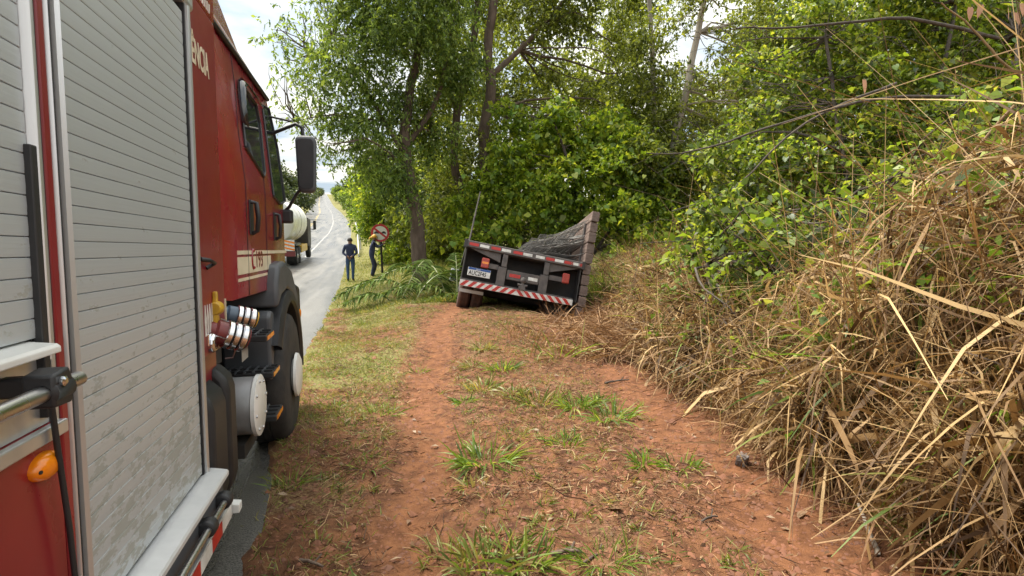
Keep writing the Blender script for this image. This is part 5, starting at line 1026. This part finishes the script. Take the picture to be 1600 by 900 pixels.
# left side hill grass is in the ground; straw bits and clippings on the earth
x, y = verge(80000, 1.2, 12, 1.6, lambda x, y: (1 - .86 * np.maximum(*tmask(x, y))) * (.25 + .75 * sst(.38, .6, fbm(x * 1.8 + 70, y * 1.8))) * sst(-.05, .5, x - xr(y))); n = len(x); P = np.stack([x, y, gz(x, y) + rg.uniform(.002, .02, n)], 1)
a = rg.uniform(0, 6.28, n); d = nrm(np.stack([np.cos(a), np.sin(a), rg.normal(0, .18, n)], 1)); vc = blades(P, d, rg.gamma(2, .026, n) + .02, rg.uniform(.002, .007, n), rg, 2, rg.uniform(0, .2, n), tip=.6, kink=.5)
stuff('straw_litter', vc, M['litter'], 'scattered straw bits and clippings on the red earth')
x, y = verge(1800, 1.2, 12, 1.5, lambda x, y: .3 + 0 * x); n = len(x); P = np.stack([x, y, gz(x, y) + .012], 1); a = rg.uniform(0, 6.28, n)
stuff('leaf_litter', leaf_quads(P, nrm(np.stack([np.cos(a), np.sin(a), rg.normal(0, .2, n)], 1)), rg.uniform(.02, .07, n), rg.uniform(.012, .03, n), rg), M['deadleaf'], 'small dead leaves scattered on the earth')
x, y = verge(30000, 1.2, 9, 1.5, lambda x, y: .5 + 0 * x); n = len(x); bq = np.stack([x, y, gz(x, y)], 1); s_ = rg.gamma(2, .0035, n) + .003
oct_ = np.array([[1, 0, 0], [0, 1, 0], [-1, 0, 0], [0, -1, 0], [0, 0, .8], [0, 0, -.8]]); V = (bq[:, None] + oct_[None] * s_[:, None, None] * rg.uniform(.6, 1.3, (n, 6, 1))).reshape(-1, 3); i = np.arange(n)[:, None, None] * 6
F = (i + np.array([[0, 1, 4], [1, 2, 4], [2, 3, 4], [3, 0, 4]])[None]).reshape(-1, 3); M['clod'] = pm('earth_clod', (.20, .08, .04), (.12, .055, .035), 3, .95)
stuff('earth_clods', (V, F), M['clod'], 'small crumbs of red earth on the verge')
# weeds too small to pick apart
x, y = verge(420, 1.6, 11, 1.3, lambda x, y: (1 - .95 * np.maximum(*tmask(x, y))) * .8); m_ = len(x); k = 14; a = rg.uniform(0, 6.28, (m_, k)); o_ = rg.uniform(.2, 1.5, (m_, k))
P = np.repeat(np.stack([x, y, gz(x, y) - .005], 1), k, 0) + np.stack([rg.normal(0, .02, m_ * k), rg.normal(0, .02, m_ * k), np.zeros(m_ * k)], 1)
d = nrm(np.stack([(np.cos(a) * o_).ravel(), (np.sin(a) * o_).ravel(), np.full(m_ * k, .7)], 1)); stuff('low_weeds', blades(P, d, rg.uniform(.04, .13, m_ * k), rg.uniform(.004, .010, m_ * k), rg, 3, rg.uniform(.1, .7, m_ * k), tip=.1), M['grass_mix'], 'small scattered weeds sprouting on the red earth')
# tufts one by one
TUF = [(760, 728, .30, 75, 0, 'large green grass tuft right of the left wheel track in the foreground'), (845, 632, .32, 70, 0, 'tall green grass tuft between the wheel tracks, midway to the flatbed'), (900, 640, .26, 55, 0, 'green grass tuft just right of the tall tuft between the tracks'), (955, 655, .30, 60, 0, 'leafy grass tuft at the left edge of the right wheel track'), (597, 652, .24, 60, 1, 'bright round grass tuft on the verge beside the fire truck wheel'), (1010, 730, .20, 36, 0, 'small grass tuft in the middle of the right wheel track'), (1065, 732, .20, 34, 0, 'small grass tuft nearest the stone in the right track'), (755, 598, .26, 55, 0, 'spreading green tuft right of the left track behind the large tuft'), (725, 635, .16, 28, 0, 'low tuft hugging the right side of the left track'), (785, 575, .24, 45, 0, 'pale green tuft below the flatbed bumper at the left'), (755, 540, .24, 42, 0, 'spreading tuft closest to the left rear wheels of the flatbed'),
       (885, 700, .22, 34, 0, 'thin grass tuft in the litter between the tracks'), (575, 735, .16, 30, 1, 'small tuft left of the left track near the camera'), (590, 690, .18, 40, 1, 'flat brown green tuft left of the left track'), (455, 758, .18, 34, 1, 'creeping grass tuft at the asphalt edge near the front wheel'), (570, 500, .26, 90, 1, 'bright lime grass patch on the verge before the palm fronds'), (760, 885, .28, 60, 0, 'grass clump at the bottom edge right of the left track'), (820, 890, .24, 46, 0, 'grass clump at the bottom edge near the broken stick'), (945, 888, .22, 60, 1, 'lime green tuft at the bottom edge of the picture'), (1490, 860, .34, 46, 0, 'broad bladed tuft at the foot of the bank, bottom right'), (1540, 880, .32, 40, 0, 'broad bladed tuft in the bottom right corner'), (1400, 770, .28, 34, 0, 'green tuft at the foot of the bank beside the leaning stick'), (735, 765, .13, 20, 0, 'tiny dark tuft below the large foreground tuft'), (820, 525, .5, 46, 2, 'dry pale grass stalks sprouting under the flatbed bumper'), (875, 545, .55, 30, 0, 'upright green grass blades below the flatbed at right'), (800, 690, .2, 34, 1, 'loose grass tuft just behind the large foreground tuft'), (930, 610, .22, 40, 0, 'grass tuft at the straw edge behind the leafy tuft'), (740, 570, .2, 40, 1, 'fine grass tuft in the row below the flatbed, left of the pale one'), (800, 605, .22, 44, 0, 'green tuft filling the row between the spreading and the tall tuft'), (700, 860, .2, 36, 1, 'thin tuft at the bottom edge on the left track'), (520, 640, .17, 34, 1, 'patch of fine grass between the front wheel and the round tuft'), (1440, 840, .28, 36, 0, 'green tuft beside the right track before the bottom right corner'), (655, 560, .15, 30, 1, 'low green tuft on the verge left of the track'), (550, 605, .17, 34, 1, 'green tuft on the verge level with the front wheel hub')]
for i, (px, py, sz, nb, kind, lab) in enumerate(TUF):
    p = onZ(px, py, .0 if py > 620 else .12 if py > 560 else .22); p[2] = float(gz(p[0], p[1])); rg = np.random.default_rng(100 + i); nb = int(nb * 1.7)
    rad = sz * .6; a = rg.uniform(0, 6.28, nb); r_ = np.sqrt(rg.random(nb)) * rad; b0 = np.stack([np.cos(a) * r_, np.sin(a) * r_ * .7, np.zeros(nb) - .01], 1)
    out = rg.uniform(.1, 1.6, nb) if kind != 2 else rg.uniform(0, .4, nb); d = nrm(np.stack([np.cos(a) * out + rg.normal(0, .2, nb), np.sin(a) * out + rg.normal(0, .2, nb), np.ones(nb) * .8], 1))
    o = link('grass_tuft', npmesh('grass_tuft', *blades(b0, d, rg.uniform(.5, 1.15, nb) * sz, rg.uniform(.007, .016, nb) * (1 if kind == 0 else .5), rg, 5, rg.uniform(.1, .8, nb), tip=.1)), M[(('grass', 'grass_mix')[i % 3 == 1], ('grass', 'grass_mix')[i % 2], 'straw')[kind]], None, p); tag(o, lab, 'grass tuft', 'grass tufts on the verge')
# sticks, stone, dead leaves
def stick(px, py, ln, r, ang, lab, mat='bark', lift=0):
    p = onZ(px, py, 0); p[2] = float(gz(p[0], p[1])) + r * .6; pr = random.Random(px); a = R(ang); dv = np.array((math.cos(a), math.sin(a), lift)); b = MB()
    limb(b, [(0, 0, 0), tuple(dv * ln * .5 + np.array((0, 0, .01))), tuple(dv * ln)], r, r * .6, 8, r * .35, pr); b.tube([tuple(dv * ln * .6), tuple(dv * ln * .75 + np.array((.02, .04, .03)))], r * .5, 6)
    o = b.build('stick', mat, None, smooth=60, local=True); o.location = p; tag(o, lab, 'stick')
stick(1372, 862, .26, .014, 62, 'pale broken stick propped at the foot of the bank', 'bark_pale', .55); stick(862, 878, .15, .013, -8, 'thick short brown stick at the bottom edge between the tracks'); stick(905, 890, .2, .008, 20, 'thin twig next to the thick short stick'); stick(468, 880, .14, .01, -35, 'curved dead twig beside the asphalt at the bottom left'); stick(1095, 820, .13, .007, 10, 'dark scrap of bark in the right wheel track', 'bark_dark'); stick(945, 606, .35, .012, 12, 'dark fallen twig under the dry straw in front of the flatbed', 'bark_dark')
p = onZ(1160, 727, 0); p[2] = float(gz(p[0], p[1])) + .03; bm = bmesh.new(); bmesh.ops.create_cube(bm, size=1); bmesh.ops.subdivide_edges(bm, edges=bm.edges[:], cuts=2, use_grid_fill=True); pr = random.Random(4)
for v in bm.verts: v.co = Vector((v.co.x * .085, v.co.y * .07, v.co.z * .10)) * (1 - .12 * (v.co.length > .7)) + Vector((pr.uniform(-1, 1), pr.uniform(-1, 1), pr.uniform(-1, 1))) * .006
me = bpy.data.meshes.new('stone'); bm.to_mesh(me); bm.free(); M['stone'] = pm('grey_stone', (.17, .15, .145), (.10, .085, .08), 22, .85, bump=.5); o = link('stone', me, M['stone'], None, p, (R(8), R(-6), R(25))); tag(o, 'angular grey stone lying in the right wheel track', 'stone')
for i, (px, py, s, lab) in enumerate(((545, 668, .07, 'pale curled dead leaf on the verge beside the front wheel'), (970, 803, .06, 'small pale leaf between the tracks near the camera'), (1256, 797, .06, 'white scrap of leaf in the right wheel track'), (1000, 657, .06, 'pale leaf beside the leafy tuft'), (527, 580, .06, 'whitish leaf at the asphalt edge'), (448, 688, .05, 'pale flat scrap touching the front tyre'))):
    me = lms[0].copy(); me.materials.clear(); me.materials.append(M['deadleaf'] if i else M['deadleaf']); p = onZ(px, py, 0); p[2] = float(gz(p[0], p[1])) + .02; o = link('dead_leaf', me, None, None, p, (R(random.uniform(-15, 15)), R(20), R(random.uniform(0, 360)))); o.scale = (s, s * 1.5, s); tag(o, lab, 'leaf')
# ------------------------------------------------------------------ cut palm fronds
M['rachis'] = pm('frond_stalk', (.16, .19, .07), (.22, .22, .10), 9, .5)
def frond(pa, pb, Ya, Yb, hump, lab, seed, ll=.5, wide=1):
    rg = np.random.default_rng(seed); A = onY(*pa, Ya); B = onY(*pb, Yb)
    T = thing('palm_frond', lab, 'palm frond', tuple(A), group='cut palm fronds heaped before the flatbed')
    t = np.linspace(0, 1, 14); P = A + (B - A) * t[:, None]; P[:, 2] += hump * np.sin(np.pi * t ** .8); b = MB(); b.tube([tuple(p) for p in P], list(np.linspace(.022, .006, 14)), 6); b.build('stalk', 'rachis', T, smooth=60)
    n = 46; tt = np.linspace(.08, 1, n); pos = np.stack([np.interp(tt, t, P[:, k]) for k in range(3)], 1); tan = nrm(np.gradient(pos, axis=0)); side = nrm(np.cross(tan, [0, 0, 1.]))
    parts = []
    for s in (-1, 1):
        L_ = ll * np.interp(tt, [0, .3, .8, 1], [.6, 1, .8, .35]) * rg.uniform(.8, 1.15, n); d = nrm(side * s * wide + tan * .55 + np.array([0, 0, .35]) + rg.normal(0, .14, (n, 3))); parts.append(blades(pos, d, L_, .034, rg, 5, rg.uniform(.45, .85, n), tip=.1))
    V, F = merge(parts); o = link('leaflets', npmesh('leaflets', V - np.array(A), F), M['frond'], T, kind='stuff')
for i, a in enumerate((((640, 455), (522, 466), 13.3, 13.0, .35, 'leftmost palm frond reaching to the asphalt edge'), ((690, 440), (560, 452), 13.8, 13.3, .45, 'long palm frond lying over the leftmost one'), ((700, 462), (585, 466), 12.8, 12.6, .3, 'low palm frond in front of the heap'), ((672, 408), (628, 466), 14.2, 12.9, .25, 'arching palm frond falling towards the camera beside the trunk'), ((668, 420), (700, 470), 14, 12.7, .3, 'palm frond drooping forward at the middle of the heap'), ((715, 470), (712, 396), 12.6, 13.4, .2, 'upright palm frond leaning against the flatbed'), ((650, 470), (720, 425), 12.8, 13.6, .3, 'palm frond crossing up towards the flatbed'), ((735, 480), (660, 470), 12.3, 12.5, .22, 'short palm frond beside the left rear tyres'), ((650, 440), (600, 430), 14.4, 14.6, .4, 'rear palm frond near the trunk'), ((690, 470), (742, 468), 12.4, 12.2, .15, 'flat palm frond tip poking out before the tyres'), ((610, 470), (540, 474), 12.9, 12.6, .18, 'brown tipped palm frond flat on the grass'))):
    frond(*a, 200 + i, .46)
# ------------------------------------------------------------------ far trees left of the road and round the crest
rg = np.random.default_rng(61)
FAR = [(455, 302, 240, 6), (470, 304, 290, 6), (482, 306, 340, 6), (446, 292, 220, 7), (492, 300, 430, 6), (440, 305, 120, 5), (436, 285, 160, 8), (463, 296, 300, 7), (476, 300, 380, 7), (500, 298, 560, 5), (532, 300, 620, 8), (548, 300, 500, 9)]
fp = []
for i, (px, py, Y, rr) in enumerate(FAR):
    c = onY(px, py, Y); gx = c[0]; g0 = float(gz(gx, Y)); top_ = max(c[2], g0 + rr * .9)
    cls = [(gx + rg.normal(0, rr * .45), Y + rg.normal(0, rr * .45), g0 + (top_ - g0) * rg.uniform(.35, 1.1), rr * .5, rr * .5, rr * .42, 1) for k in range(9)]
    fp.append(cloud(cls, 26 * (5 / rr) ** .5, 8, rr * .2, rr * .075, rr * .05, rg, .3)[0])
sp_ = []
for (px, py, Y, rr) in ((582, 345, 58, 1.6), (590, 335, 66, 2.2), (579, 338, 74, 2.0), (573, 330, 98, 2.6), (567, 325, 130, 3.4), (558, 318, 170, 4), (549, 314, 220, 5), (538, 308, 300, 5), (533, 305, 400, 6), (600, 330, 80, 3), (585, 322, 120, 4), (575, 315, 180, 5)):
    c = onY(px, py, Y); gx = c[0]; g0 = float(gz(gx, Y)); top_ = max(c[2], g0 + rr)
    cls = [(gx + rg.normal(0, rr * .35), Y + rg.normal(0, rr * .5), g0 + (top_ - g0) * rg.uniform(.1, 1.0), rr * .5, rr * .5, rr * .45, 1) for k in range(10)]
    sp_.append(cloud(cls, 60 * (2 / rr) ** .5, 8, rr * .2, rr * .085, rr * .055, rg, .3)[0])
stuff('roadside_scrub', merge(sp_), M['leaf_a'], 'far scrub lining the right side of the climbing road')
for Y in (34, 42, 50, 60, 72, 88, 105, 125):
    gx = float(xr(Y)) - ROADW - rg.uniform(14, 22); g0 = float(gz(gx, Y)); rr = rg.uniform(3.2, 4.6)
    fp.append(cloud([(gx + rg.normal(0, rr * .5), Y + rg.normal(0, rr * .5), g0 + rr * rg.uniform(.3, 1.5), rr * .5, rr * .5, rr * .42, 1) for k in range(9)], 30, 8, rr * .2, rr * .07, rr * .045, rg, .3)[0])
stuff('hillside_wood', merge(fp), M['leaf_far'], 'far off wood on the hillside left of the road and at the crest')
